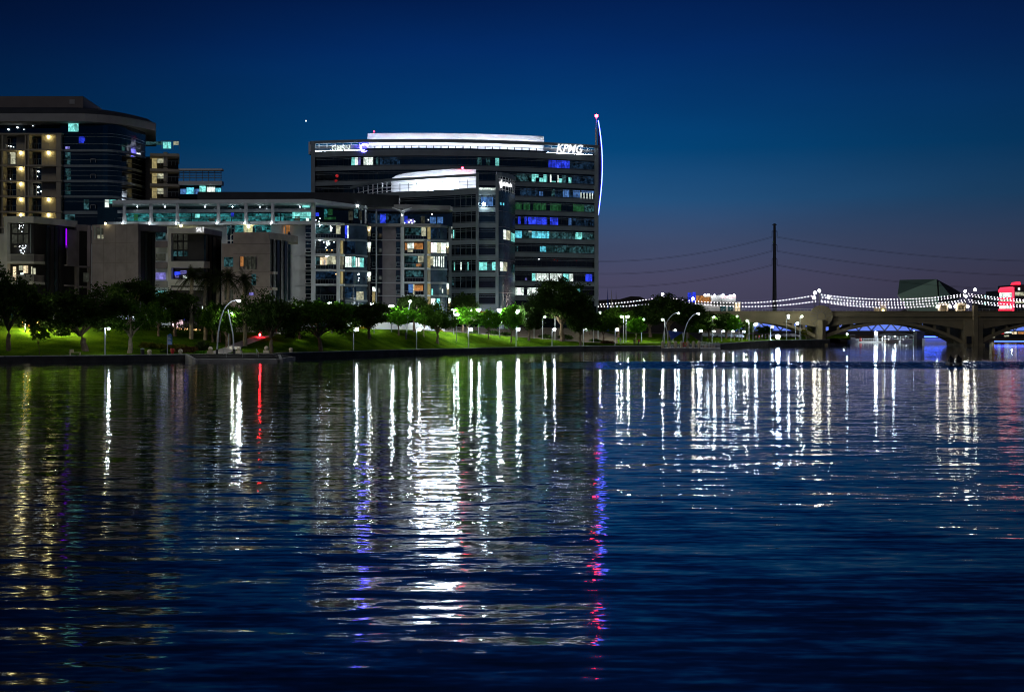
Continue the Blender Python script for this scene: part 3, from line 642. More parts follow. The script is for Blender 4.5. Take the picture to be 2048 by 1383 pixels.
# louvres and sign on the curved end
mb = MB()
for p in (1000, 1005, 1011, 1017, 1021, 1024.5, 1028): d = dend(p)-0.15; mb.box(X(p,d)-.1, X(p,d)+.1, D(d), D(d)+.15, ze(381), ze(350))
for y in (357, 364, 378): mb.strip(eR, ze(y)-.1, ze(y)+.1, 0.1, 0.1)
mb.build('louvre_screen', 'white', t)
yw = math.atan2(dend(1026)-dend(1004), X(1026, dend(1026))-X(1004, dend(1004)))
text_mesh('Oaklands', 1.5, 'L_sign', t, P(1015, 375, dend(1010)-1.0), (math.pi/2, 0, yw*0.8), 0, 'sign_letters', 0.1, 0.72, 0.06)
mb = MB(); mb.tube([P(1003.5, 360, 330), P(1001.5, 364, 330), P(1003, 369, 330), P(1002, 376, 330)], [0.28, 0.42, 0.5, 0.2], 8); mb.build('emblem', 'L_sign', t)
for a in [(902,906,468,476,'w_white'),(906,914,459,476,'w_teal'),(908,921,524,540,'w_teal'),(921,931,524,540,'w_white'),(935,954,524,540,'w_teal'),(958,974,524,540,'w_teal'),(974,984,528,540,'w_dim'),(984,991,524,540,'w_teal'),(905,912,556,570,'w_dim'),(915,950,493,505,'w_dimblue')]:
    winq(t, 'window', a[4], a[0], a[2], a[1], a[3], de(a[0]) if a[0] < 955 else 332)
winq(t, 'window', 'w_bluep', 962, 394, 986, 412, 332); mb = MB(); mb.sphere(P(967.5, 408, 331.2), 0.42, 8, 6); mb.build('indicator_light', 'L_cool', t)
for (a, b, y0, y1, m_) in ((1007,1012,458,477,'w_white'),(1013,1020,458,477,'w_cream'),(1022,1029,461,478,'w_teal'),(1000,1006,523,541,'w_white'),(1007,1014,523,541,'w_cream'),(1023,1029,525,541,'w_dim'),(1000,1003,404,409,'w_cyan'),(1006,1008,404,409,'w_cyan')):
    mb = MB(); mb.strip(curve(dend, a, b, 2), ze(y1), ze(y0), 0.05, 0.06); mb.build('window', m_, t)
for y in sy[1:]:
    mb = MB(); mb.strip(eR, ze(y+3)-.05, ze(y+3)+.05, 0.05, 0.06); mb.build('storey_joint', 'panel2', t)
mb = MB(); mb.pbox(936, 619, 1000, 622, 326, 5); mb.build('canopy', 'panel', t)
winq(t, 'window', 'w_pink', 942, 624, 962, 640, 330.5); winq(t, 'window', 'w_shop', 963, 624, 991, 648, 330.8); winq(t, 'window', 'w_red', 944, 622, 978, 626, 330.2)

# ======== apartment tower on the left ========
DK = 1.12
t = thing('apartment_tower', 'dark apartment tower with lit balconies, curved glass corner and domed roof', 'apartment tower', (X(120, 318), D(318), 6))
da = 310.0; za = lambda py: CZ + (HZ-py)/(FOC/(da*DK))
# balcony wing: slabs, posts and recessed walls
mb = MB(); mb.prism(plan((-160, 313), (121, 313), (121, 335), (-160, 335)), 3, za(244)); mb.build('glass_facade', 'glass', t)
fl_y = [267.7, 299.5, 331, 361.6, 392.6, 423.6, 455]
for y in fl_y:
    mb = MB(); mb.pbox(-160, y-1.6, 124, y+1.6, da-0.3, 4.2); mb.build('balcony_slab', 'beige', t)
for px in (-62, -2, 4.5, 51, 56.5):
    mb = MB(); mb.pbox(px-1.3, 266, px+1.3, 520, da-0.1, 3.0); mb.build('column', 'beige', t)
mb = MB(); mb.pbox(112.5, 266, 121.5, 520, da-0.2, 4.5); mb.build('pier', 'beige', t)
for i in range(6):
    y0, y1 = fl_y[i]+1.6, fl_y[i+1]-1.6
    for (a, b) in ((-20, -4), (33, 50), (83, 112)):
        mb = MB(); mb.pbox(a, y0, b, y1, da+1.6, 1.2); mb.build('balcony_wall', 'beige', t)
    for (a, b) in ((6, 33), (58, 83)):
        mb = MB(); x0 = X(a+9, da); mb.pbox(a+8, y0+8, a+9, y1, da+2.7, 0.2); mb.pbox(a+14, y0+8, a+15, y1, da+2.7, 0.2); mb.pbox(a+8, y0+7, a+15, y0+8, da+2.7, 0.2); mb.build('balcony_door', 'beige', t)
        mb = MB(); yr = y1-11.5; mb.pbox(a-2, yr, b+14, yr+0.5, da+0.1, 0.08)
        for q in range(7): p = a-2+(b+16-a)*q/6; mb.pbox(p-0.15, yr, p+0.15, y1, da+0.1, 0.06)
        mb.build('railing', 'panel', t)
lit = {41.7: (1, 2, 3, 4, 5), 97: (0, 1, 4, 5)}
for px, fls in lit.items():
    for i in fls:
        mb = MB(); mb.sphere(P(px, fl_y[i]+6.5, da+1.2), 0.24, 8, 5, 1.3); mb.build('wall_lamp', 'L_warm', t)
winq(t, 'window', 'w_cream', 20, 304, 31, 328, 313, 0.1); winq(t, 'window', 'w_yel', 6, 306, 12, 328, 313, 0.1); winq(t, 'window', 'w_grey', 13, 306, 19, 328, 313, 0.1)
for i in (0, 1, 4, 5): winq(t, 'window', 'w_teal', 62, fl_y[i]+4, 64.5, fl_y[i]+10, 312.9, 0.1)
for (px, py) in ((77,374),(76,385),(83,383),(77,343),(75,353),(61,384),(18,292),(22,293),(27,294),(10,293),(35,255),(17,259),(66,252),(48,259),(22,365),(21,358),(63,415)):
    mb = MB(); mb.sphere(P(px, py, 312.7), 0.10 + 0.06*((px*7) % 3), 5, 4); mb.build('interior_light', 'L_dot', t)  # reflected far lights in the glass, put in as glowing dots
# curved corner
def dc(px): return 311.0 + (0 if px < 210 else 0.0022*(px-210)**2)
cf = curve(dc, 121, 291, 18)
mb = MB(); mb.prism(cf + [(X(291, 345), D(345)), (X(121, 345), D(345))], 3, za(244)); mb.build('curved_glass_corner', 'glass', t)
for y, hh in ((300, .28), (331, .28), (361.5, .3), (392.5, .28), (424.5, .4)):
    mb = MB(); mb.strip(cf, za(y)-hh, za(y)+hh, 0.5, 0.3); mb.build('spandrel', 'panel', t)
mb = MB()
for y in (266, 272, 287, 307.5, 319, 340, 350, 370, 381, 402, 432): mb.strip(cf, za(y)-.06, za(y)+.06, 0.12, 0.14)
mb.build('sunshade', 'panel', t)
for (a, b, y0, y1, m_) in ((131,141,304,328,'w_dim'),(131,142,336,360,'w_dim'),(131,141,366,388,'w_dim'),(168,178,398,418,'w_cyan' if False else 'w_dim'),(137,157,246,262,'w_teal'),(158,168,272,285,'w_blue'),(131,140,292,297,'w_violet'),(210,218,398,414,'w_white'),(219,232,398,406,'w_teal'),(236,248,398,405,'w_white'),(281,284,399,404,'w_white'),(130,150,427,440,'w_dim')):
    mb = MB(); mb.strip(curve(dc, a, b, 2), za(y1), za(y0), 0.05, 0.07); mb.build('window', m_, t)
mb = MB(); mb.tube([P(165+4.5*math.cos(i*.5236), 278.5+5*math.sin(i*.5236), 310.6) for i in range(13)], 0.1, 4); mb.build('neon_ring', 'w_blue', t)
for (a, y0) in ((180.5, 409), (180.5, 317), (180.5, 348)):
    mb = MB(); mb.pbox(a, y0, a+11, y0+1.2, 310.5, .1); mb.pbox(a, y0, a+1.2, y0+8, 310.5, .1); mb.pbox(a+9.8, y0, a+11, y0+8, 310.5, .1); mb.build('window_frame', 'panel2', t)
# roof: overhanging curved fascia, shallow dome, plant room
def df(px): return 307.5 + (0 if px < 150 else 0.00055*(px-150)**2)
ff = curve(df, -160, 312, 20); zf0, zf1 = za(246), za(230.5)
mb = MB(); mb.prism(ff + [(X(312, 350), D(350)), (X(-160, 350), D(350))], zf0, zf1); mb.build('roof_fascia', 'panel2', t)
mb = MB(); ring = ff + [(X(311, 350), D(350)), (X(-160, 350), D(350))]; rings = []
for k, (sc_, dz) in enumerate(((0.985, 0.02), (0.93, 1.2), (0.82, 2.3), (0.62, 3.2), (0.3, 3.8))):
    cx, cy = X(75, 330), D(334); rings.append([(cx + (x-cx)*sc_, cy + (y-cy)*sc_, zf1 + dz) for x, y in ring])
for r_ in rings: mb.v += [Vector(v) for v in r_]
m_ = len(ring)
for k in range(4):
    for i in range(m_): mb.f.append((k*m_+i, k*m_+(i+1) % m_, (k+1)*m_+(i+1) % m_, (k+1)*m_+i)); mb.mi.append(0)
mb.f.append(tuple(range(4*m_, 5*m_))); mb.mi.append(0); mb.build('domed_roof', 'roofdark', t)
mb = MB(); mb.prism(plan((-200, 318), (166, 318), (203, 336), (-200, 336)), za(225), za(180.5)); mb.build('plant_room', 'brownbox', t)
mb = MB(); mb.pbox(139, 199, 149.5, 208, 317.9, 0.09); mb.build('vent', 'panel2', t)
# small balconies on the right flank
for i, y in enumerate((302, 333, 363.5, 393.5)):
    mb = MB(); mb.prism(plan((300, 316), (359, 318), (359, 332), (300, 332)), za(y)-.32, za(y)+.32); mb.build('balcony_slab', 'beige', t)
    if i < 3:
        mb = MB(); mb.prism(plan((304, 321), (314, 321), (314, 331), (304, 331)), za(y+30), za(y+2)); mb.build('balcony_wall', 'w_yel', t)  # wall glows by itself in place of warm light falling on it
        winq(t, 'window', 'w_cream', 315, y+6, 327, y+24, 322); winq(t, 'window', 'w_bluep' if False else 'w_grey', 334, y+5, 357, y+24, 323)
        mb = MB(); mb.pbox(327, y+2, 333, y+30, 317.5, 1.5); mb.build('column', 'beige', t)
        mb = MB(); mb.pbox(306, y+20, 358, y+20.6, 316.5, .08)
        for q in range(8): mb.pbox(306+7.4*q, y+20, 306.3+7.4*q, y+29, 316.5, .06)
        mb.build('railing', 'panel', t)
mb = MB(); mb.prism(plan((291, 322), (357, 322), (357, 332), (291, 332)), 3, za(300)); mb.build('flank_wall', 'dark', t)
mb = MB(); mb.pbox(322, 281.5, 358.5, 282.3, 318, .1)
for q in range(4): mb.pbox(322+12*q, 281.5, 322.8+12*q, 299, 318, .1)
mb.build('railing', 'panel', t); winq(t, 'glass_screen', 'w_dim', 292, 283, 325, 290, 319); winq(t, 'glass_screen', 'w_teal', 326, 284, 342, 297, 319.3); winq(t, 'glass_screen', 'w_cream', 347, 283, 357, 290, 319.3)

# ======== small white block behind ========
t = thing('white_office', 'small white flat roofed block with cyan lit windows behind the tower flank', 'office block', (X(400, 420), D(425), 6))
mb = MB(); mb.prism(plan((352, 420), (443, 420), (443, 436), (352, 436)), 3, Z(370, 420)); mb.build('wall', 'glass', t)
for (y0, y1) in ((337, 341), (362, 370)):
    mb = MB(); mb.pbox(350, y0, 444, y1, 419, 3); mb.build('spandrel', 'white', t)
mb = MB()
for y in (345, 350, 355): mb.pbox(352, y, 443, y+1.4, 419.8, .4)
for q in range(8): mb.pbox(354+12.5*q, 341, 355+12.5*q, 362, 419.6, .3)
mb.build('louvre_screen', 'panel', t)
for (a, b, y0, m_) in ((361,372,378,'w_bluep'),(373,388,375,'w_cyan'),(388,398,378,'w_bluep'),(399,412,372,'w_teal'),(414,430,374,'w_white'),(431,442,376,'w_cyan')): winq(t, 'window', m_, a, y0, b, 388, 420)
# ======== long terraced apartment block (two wings) ========
def col_(t, px, y0, y1, d, w_=4, th=1.0, mat='stuccow', name='column'):
    mb = MB(); mb.pbox(px-w_/2, y0, px+w_/2, y1, d, th); return mb.build(name, mat, t)
DK = 1.12
t = thing('terraced_apartments', 'long white apartment block with floodlit roof canopy and teal top terrace', 'apartment block', (X(430, 310), D(312), 6))
DK = 1.12; d1 = 302.0; z1 = lambda py: CZ + (HZ-py)/(FOC/(d1*DK))
mb = MB(); mb.prism(plan((180, 306), (629, d1), (629, 322), (180, 326)), 3, z1(449)); mb.build('wall', 'stuccow', t)
mb = MB(); mb.prism(plan((629.3, d1+2.2), (690, d1+2.2), (690, 322), (629.3, 322)), 3, z1(449)); mb.build('recessed_glass', 'glass', t)
# top terrace storey set back, canopy slab over it
mb = MB(); mb.prism(plan((195, 309), (628, 305.5), (628, 322), (195, 326)), z1(449), z1(409)); mb.build('terrace_glass', 'glass2', t)
for (a, b) in ((252,300),(306,352),(358,382),(384,434),(441,462),(464,490),(497,542),(550,560),(562,598),(600,626)):
    winq(t, 'window', 'w_teal2', a, 427, b, 443, 306.5 if a < 300 else 305.2, 0.05)
for (a, b, y0, y1, m_) in ((585,622,424,436,'w_teal'),(390,400,428,436,'w_teal'),(462,468,426,433,'w_blue'),(604,620,410,415,'w_teal'),(612,618,436,443,'w_white'),(455,480,410,414,'w_dim'),(590,600,432,441,'w_grey'),(418,430,437,441,'w_grey'),(268,276,428,441,'w_cream' if False else 'w_green')):
    winq(t, 'window', m_, a, y0, b, y1, 305.0, 0.05)
mb = MB(); mb.prism(plan((225, 301.5), (628, 298.5), (721, 313), (735, 316), (735, 330), (225, 328)), z1(408), z1(401)); mb.build('roof_canopy', 'stuccow', t)
mb = MB(); mb.prism(plan((395, 309), (700, 311), (798, 318), (800, 330), (395, 330)), z1(401)+0.02, z1(377)); mb.build('penthouse', 'roofdark', t)
mb = MB(); mb.strip(plan((235, 304), (628, 300.2)), z1(424.5), z1(418.5), 0.5); mb.build('terrace_beam', 'stuccow', t)
for px in (249, 302, 355, 437, 492, 545.5):
    dd = 305 - (px-180)*0.011
    mb = MB(); a = P(px, 446, dd-2.2); mb.tube([P(px+0.6, 446, dd-2), P(px, 430, dd-2), P(px, 407, dd-2)], [0.62, 0.42, 0.42], 6); mb.build('column', 'white', t)
    mb = MB(); mb.sphere(P(px-3.5, 447.0, dd-3.0), 0.16, 6, 4); mb.build('uplight', 'L_soft', t)
for px in (275, 330, 410, 465, 520, 600):
    mb = MB(); mb.sphere(P(px, 413.5, 303.4), 0.10, 6, 4); mb.build('soffit_light', 'L_soft', t)
mb = MB(); mb.prism(plan((215, 302.6), (629.5, 299.2), (629.5, 306), (215, 307)), z1(450), z1(443.5)); mb.build('terrace_slab', 'stuccow', t)
mb = MB(); mb.strip(plan((235, 302.4), (628, 299.0)), z1(436.2), z1(435.4), 0.06); mb.build('terrace_rail', 'panel', t)
col_(t, 626, 404, 640, 299.4, 7.5, 1.3)
# front wall windows
for (a, b) in ((454,461.5),(505,510),(512,524)):
    winq(t, 'window', 'w_dim', a, 452, b, 470, 301.8, 0.1)
mb = MB(); mb.pbox(455, 451, 469, 487, 302.8, 0.3); mb.build('window', 'glass2', t)
barsq(t, 'window_frame', 'white', 454, 451, 470, 487, 302.6, 2, 0.22, 3, 0.25)
for (a, b, m_) in ((470,487,'w_teal2'),(508,541,'w_teal2'),(567.5,581,'w_orange')):
    winq(t, 'window', m_, a, 450.5, b, 467, 302.2, 0.1)
barsq(t, 'window_frame', 'white', 561, 450.5, 581, 467, 301.7, 2, 0.2, 0, 0.15)
mb = MB(); mb.sphere(P(362, 451.5, 302.0), 0.3, 8, 5); mb.build('wall_lamp', 'L_warm', t)
mb = MB(); mb.sphere(P(497, 452.5, 301.2), 0.34, 8, 5, 1.4); mb.build('wall_lamp', 'L_warm', t)
fy = [447, 478, 509, 540, 569, 600]
for k in range(5):     # white wall with the stack of small square windows
    y0, y1 = fy[k], fy[k+1]
    mb = MB(); mb.pbox(611, y0+3, 622.5, y1-1, d1-0.15, 0.2); mb.build('window', 'glass2', t)
    barsq(t, 'window_frame', 'white', 611, y0+18, 622.5, y0+26, d1-0.3, 1, 0.22, 0, 0.15)
    mb = MB(); mb.pbox(611, y0+18, 622.5, y0+19.2, d1-0.4, .2); mb.pbox(611, y0+25, 622.5, y0+26.2, d1-0.4, .2); mb.pbox(611, y0+9, 622.5, y0+9.8, d1-0.4, .2); mb.build('window_frame', 'white', t)
    mb = MB(); mb.pbox(581, y1-0.4, 611, y1+0.4, d1-0.12, .15); mb.build('storey_joint', 'white', t)
mb = MB(); mb.pbox(576, 463, 581, 600, d1-0.1, .2); mb.build('window', 'glass2', t)
# balcony bays at the end
for k in range(5):
    y0, y1 = fy[k], fy[k+1]
    mb = MB(); mb.prism(plan((622, 299.6), (680, 300.6), (690, 303), (690, 312), (622, 312)), z1(y0+2.2), z1(y0-1.2)); mb.build('balcony_slab', 'stuccow', t)
    mb = MB(); mb.pbox(630, y1-11, 673, y1-10.3, 300.3, .06)
    for q in range(9): mb.pbox(630+5.3*q, y1-11, 630.3+5.3*q, y1-1.2, 300.3, .05)
    mb.build('railing', 'panel', t)
    if k >= 1: 
        mb = MB(); mb.prism(plan((681, 303.3), (688, 304.5), (688, 311), (681, 311)), z1(y1-1), z1(y0+2.2)); mb.build('balcony_wall', 'w_yel' if k in (1, 3) else 'beige', t)  # yellow ones have the lamp light put in as emission
col_(t, 676, 478, 640, 299.6, 6, 1.2); 
dg = lambda p: 304.5 + 0.0032*max(0, p-705)**2
cg = curve(dg, 689, 734, 10)
mb = MB(); mb.prism(cg + [(X(734, 322), D(322)), (X(689, 322), D(322))], 3, z1(446)); mb.build('curved_glass_bay', 'glass3', t)
for y in fy: mb = MB(); mb.strip(cg, z1(y+2.4), z1(y-1.2), 0.4, 0.2); mb.build('spandrel', 'panel', t)
def cw(t, fn, zf, a, b, y0, y1, m_):
    mb = MB(); mb.strip(curve(fn, a, b, 2), zf(y1), zf(y0), 0.05, 0.06); mb.build('window', m_, t)
for a in ((690,704,512,533,'w_white'),(705,711,512,533,'w_teal'),(711,714,514,532,'w_white'),(715,720,514,532,'w_white'),(720,728,514,533,'w_teal'),(690,695,449,475,'w_blue'),(695,697,449,475,'w_white'),(713,727,582,602,'w_cream'),(690,710,480,505,'w_dimblue'),(690,720,543,566,'w_dimblue'),(690,712,573,595,'w_dimblue'),(716,719,545,549,'w_white')): cw(t, dg, z1, *a)
barsq(t, 'window_frame', 'dark', 690, 512, 728, 533, 304.0, 9, 0.08)
# behind the balconies
for (a, b, y0, y1, m_) in ((631,640,515,530,'w_dim'),(640,654,514,530,'w_warm'),(654,672,512,528,'w_cream'),(648,651,520,530,'w_bluep'),(631,672,541,558,'w_dimblue'),(672,681,451,468,'w_cream'),(631,660,450,466,'w_dim'),(678,687,512,530,'w_cream'),(660,664,453,463,'w_white'),(652,660,484,490,'w_white')):
    winq(t, 'window', m_, a, y0, b, y1, d1+2.1, 0.1)
for (px, py) in ((661,452),(664,456),(662,460),(653,484),(657,482),(659,486),(668,484),(655,491),(652,495),(651,512),(716,549),(718,556),(717,561),(638,443),(632,440),(640,437)):
    mb = MB(); mb.sphere(P(px, py, d1+1.9), 0.13, 5, 4); mb.build('interior_light', 'L_dot', t)  # glints of reflected lights as small glowing spheres
for (px, py) in ((664,500),(654,500),(670,541),(672,548)): mb = MB(); mb.sphere(P(px, py, 300.8), 0.15, 6, 4); mb.build('balcony_light', 'L_dotw', t)
for (px, py) in ((640, 481), (655, 512), (640, 451)): mb = MB(); mb.sphere(P(px, py, 301.2), 0.12, 6, 4); mb.build('balcony_light', 'L_cool', t)
# open top terrace at the corner
for (a, b, y0, y1, m_) in ((629,638,425,432,'w_blue'),(648,655,418,438,'w_teal2'),(657,665,418,430,'w_green'),(648,672,434,439,'w_green'),(697,706,422,440,'w_grey'),(708,716,418,436,'w_dim'),(718,724,422,440,'w_grey')):
    winq(t, 'window', m_, a, y0, b, y1, 309, 0.1)
mb = MB(); mb.prism(plan((629, 309.1), (735, 318), (735, 322), (629, 322)), z1(447), z1(408.5)); mb.build('terrace_glass', 'glass', t)
for px, w_ in ((722, 3), (731, 3)): col_(t, px, 410, 447, 314, w_, 0.6)
mb = MB(); mb.sphere(P(715, 411.3, 312), 0.28, 8, 4, .6); mb.build('soffit_light', 'L_soft', t)
# entrance-court edge with stacked lanterns
col_(t, 736.5, 446, 640, 309, 3, 3, 'dark', 'pier')
for y, m_ in ((456, 'L_warm'), (488, 'L_cool'), (547, 'L_cool')):
    mb = MB(); mb.pbox(734.5, y-3.6, 741.5, y+3.6, 308.0, .7); mb.build('wall_lantern', 'w_white' if m_ == 'L_cool' else 'w_warm', t)
    mb = MB(); mb.pbox(735.5, y+4, 741, y+16, 308.6, .4); mb.build('lit_pier', 'beige', t)
    mb = MB(); mb.sphere(P(738, y+4.5, 307.7), 0.17, 6, 4); mb.build('wall_lamp', m_, t)

DK = 1.13
t = thing('terraced_apartments', 'second wing of the white apartment block with brightly lit middle floors and warm wall strips', 'apartment block', (X(820, 320), D(322), 6))
DK = 1.13; d2 = 317.0; z2 = lambda py: CZ + (HZ-py)/(FOC/(d2*DK))
mb = MB(); mb.prism(plan((742, d2+1), (765, d2+1), (765, 330), (742, 330)), 3, z2(449)); mb.build('recessed_glass', 'glass', t)
mb = MB(); mb.prism(plan((765, d2), (803, d2), (803, 330), (765, 330)), 3, z2(449)); mb.build('wall', 'stucco2', t)
mb = MB(); mb.prism(plan((803, d2+2.4), (862, d2+2.4), (862, 330), (803, 330)), 3, z2(449)); mb.build('recessed_glass', 'glass', t)
dg2 = lambda p: 319 + 0.0036*max(0, p-872)**2
cg2 = curve(dg2, 861, 894, 8)
mb = MB(); mb.prism(cg2 + [(X(894, 331), D(331)), (X(861, 331), D(331))], 3, z2(449)); mb.build('curved_glass_bay', 'glass3', t)
mb = MB(); mb.prism(plan((736, 321), (905, 323), (905, 330), (736, 330)), z2(449), z2(416)); mb.build('terrace_glass', 'glass', t)
mb = MB(); mb.prism(plan((728, 316), (805, 314), (900, 317), (906, 322), (906, 330), (728, 330)), z2(419.5), z2(411)); mb.build('roof_canopy', 'panel2', t)
mb = MB(); mb.prism(plan((822, 324), (902, 324), (902, 330), (822, 330)), z2(411)+.02, z2(406)); mb.build('penthouse', 'brownbox', t)
for s_ in (-1, 1):
    mb = MB(); a = P(804, 420.5, 314.2); b = P(804+s_*20, 414, 314.2)
    mb.add([a, b, b + Vector((0, 5, 0)), a + Vector((0, 5, 0)), a - Vector((0, 0, .25)), b - Vector((0, 0, .2)), b + Vector((0, 5, -.2)), a + Vector((0, 5, -.25))], [(0, 1, 2, 3), (4, 7, 6, 5), (0, 4, 5, 1), (1, 5, 6, 2), (2, 6, 7, 3), (3, 7, 4, 0)]); mb.build('canopy_wing', 'white', t)
mb = MB(); mb.sphere(P(804, 430, 313.2), 0.16, 6, 4); mb.build('uplight', 'L_soft', t)
mb = MB(); mb.sphere(P(864, 428, 314), 0.14, 6, 4); mb.build('uplight', 'L_soft', t)
for px, w_ in ((752.5, 2.2), (805, 6), (802, 1.5)): col_(t, px, 419, 640, d2-0.8, w_, 1.0, 'stuccow')
gy = [451.5, 480, 509, 537, 565, 591, 618]
mb = MB(); mb.strip(plan((736, d2-0.9), (862, d2-0.9), (880, 319), (895, 322)), z2(453.5), z2(447.5), 0.6); mb.build('terrace_slab', 'panel2', t)
for k in range(6):
    y0, y1 = gy[k], gy[k+1]
    mb = MB(); mb.prism(plan((803, d2-0.6), (848, d2-0.6), (861, d2+1), (861, 326), (803, 326)), z2(y0+1.6), z2(y0-1.6)); mb.build('balcony_slab', 'stuccow', t)
    mb = MB(); mb.strip(cg2, z2(y0+2), z2(y0-1.8), 0.4, 0.2); mb.build('spandrel', 'panel', t)
    mb = MB(); mb.pbox(742, y0-.6, 766, y0+.6, d2+.7, .2); mb.pbox(765, y0-.4, 803, y0+.4, d2-.15, .1); mb.build('storey_joint', 'white', t)
    for (a, b) in ((744, 751.5), (792, 801)):
        mb = MB(); mb.pbox(a, y0+3, b, y1-1.5, d2-.15, .16); mb.build('window', 'glass2', t)
        mb = MB(); mb.pbox(a, y0+15, b, y0+16, d2-.3, .14); mb.pbox(a, y0+22, b, y0+23, d2-.3, .14); mb.pbox(a, y0+15, a+1, y0+23, d2-.3, .14); mb.pbox(b-1, y0+15, b, y0+23, d2-.3, .14); mb.build('window_frame', 'panel', t)
    mb = MB(); mb.pbox(809, y1-10, 848, y1-9.4, d2-.4, .05)
    for q in range(8): mb.pbox(809+5.4*q, y1-10, 809.3+5.4*q, y1-1, d2-.4, .05)
    mb.build('railing', 'panel', t)
    mb = MB(); mb.prism(plan((855, d2+1.2), (861, d2+2.0), (861, 325), (855, 325)), z2(y1-1.6), z2(y0+1.6)); mb.build('balcony_wall', 'w_yel' if k in (0, 1, 2, 4, 5) else 'beige', t)  # warm strips are emission on the wall, not lamplight
col_(t, 851, 480, 640, d2-0.5, 6, 1.2, 'panel')
for (a, b, y0, y1, m_) in ((810,815,486,500,'w_orange'),(815,828,486,497,'w_white'),(828,846,486,498,'w_orange'),(815,826,498,504,'w_cream'),(836,847,512,525,'w_cream'),(811,835,512,525,'w_dim'),(811,846,527,535,'w_orange' if False else 'w_dim'),(832,843,527,533,'w_orange'),(811,846,541,553,'w_dim'),(817,826,568,585,'w_bluep'),(828,846,570,582,'w_orange'),(826,829,568,590,'w_cream'),(832,846,594,620,'w_cream'),(843,852,454,472,'w_cream'),(811,842,456,470,'w_dim')):
    winq(t, 'window', m_, a, y0, b, y1, d2+2.3, 0.1)
for a in ((862,866,484,504,'w_pink'),(866,874,484,504,'w_white'),(874,882,484,505,'w_cream'),(882,891,484,505,'w_white'),(861,867,512,530,'w_cream'),(867,870,512,532,'w_white'),(872,874.5,512,532,'w_white'),(877,879.5,512,532,'w_white'),(882,884,512,533,'w_white'),(886,888,512,533,'w_white'),(863,866,577,590,'w_teal'),(884,886,577,585,'w_white'),(862,871,596,618,'w_white'),(873,880,596,618,'w_teal'),(862,880,455,475,'w_dimblue')): cw(t, dg2, z2, *a)
for (a, b, y0, y1, m_) in ((742,778,427,447,'w_dimblue'),(778,800,428,446,'w_dimblue'),(755,760,419,422,'w_white'),(812,828,438,448,'w_violet'),(808,815,432,447,'w_blue'),(842,850,432,446,'w_grey'),(860,872,434,447,'w_bluep'),(875,886,434,447,'w_bluep'),(760,772,428,446,'w_blue')):
    winq(t, 'window', m_, a, y0, b, y1, 320.6, 0.1)
for (px, py) in ((818,444),(822,441),(829,443),(824,446),(809,446)): mb = MB(); mb.sphere(P(px, py, 320.3), 0.18, 5, 4); mb.build('interior_light', 'L_dot', t)  # reflection glints on the glass, given as glowing dots
for y, x in ((488.5, 895), (571, 895.5), (600, 899)):
    mb = MB(); mb.pbox(x-2.2, y-4, x+2.2, y+4, 318.4, .6); mb.build('wall_lantern', 'w_white', t)
    mb = MB(); mb.pbox(x-2, y+4, x+2.4, y+18, 319, .5); mb.build('lit_pier', 'w_yel' if y > 590 else 'beige', t)  # lowest pier glows itself instead of being lit
    mb = MB(); mb.sphere(P(x, y+5, 318.0), 0.14, 6, 4); mb.build('wall_lamp', 'L_warm', t)
mb = MB(); mb.pbox(748-3, 578-4.5, 748+3, 578+4.5, 312.5, .6); mb.build('wall_lantern', 'w_white', t)
mb = MB(); mb.pbox(744.5, 583, 750, 606, 313, .4); mb.build('lit_pier', 'w_yel', t)  # pier given its own glow for the lantern light

# ======== lakeside townhouses ========
def side_panels(t, px0, px1, da_, db_, ytop, ybot, zf, mats, n):
    """tall dark cladding panels and window strips on the receding side wall"""
    for i in range(n):
        a = px0 + (px1-px0)*i/n; b = px0 + (px1-px0)*(i+0.62)/n
        fa = da_ + (db_-da_)*i/n; fb = da_ + (db_-da_)*(i+0.62)/n
        mb = MB(); mb.strip(plan((a, fa), (b, fb)), zf(ybot), zf(ytop), 0.3, 0.25); mb.build('cladding_panel' if mats[i % len(mats)] == 'dark' else 'window', mats[i % len(mats)], t)
DK = 1.10
t = thing('townhouse', 'cream townhouse with framed balconies at the left photo edge and a purple lit side wall', 'townhouse', (X(90, 272), D(276), 6), 'lakeside townhouses')
DK = 1.10; dt = 270.0; zt_ = lambda py: CZ + (HZ-py)/(FOC/(dt*DK))
mb = MB(); mb.prism(plan((-60, 272), (9, 272), (9, 285), (-60, 285)), 3, zt_(466)); mb.build('side_wing', 'stucco', t)
mb = MB(); mb.prism(plan((9, dt+1.5), (67, dt+1.5), (155, 283), (181, 285), (181, 290), (9, 290)), 3, zt_(445)); mb.build('wall', 'dark', t)
mb = MB(); mb.prism(plan((7.5, dt-.2), (67, dt-.2), (155, 282), (155, 289.5), (7.5, 289.5)), zt_(445), zt_(432.5)); mb.build('roof_fascia', 'stucco', t)
mb = MB(); mb.prism(plan((155, 282.4), (182, 284.6), (182, 289.5), (155, 289.5)), zt_(452), zt_(439)); mb.build('roof_fascia', 'stucco2', t)
mb = MB(); mb.pbox(7.5, 445, 14.5, 640, dt-.2, 2.5); mb.build('frame_post', 'stucco', t)
mb = MB(); mb.strip(plan((153.5, 281.6), (158.5, 282.0)), 3, zt_(440), 1.0); mb.build('frame_post', 'stucco2', t)
mb = MB(); mb.strip(plan((180, 283.6), (183, 283.9)), 3, zt_(440), 1.0); mb.build('frame_post', 'stucco2', t)
for (a, b) in ((24, 34.5), (37, 45), (48, 56)):
    for (y0, y1) in ((448, 466), (469, 487)): winq(t, 'window', 'w_grey', a, y0, b, y1, dt+1.4, 0.1)
mb = MB(); mb.pbox(60, 448, 62, 506, dt+1.1, .2); mb.build('downpipe', 'panel', t)
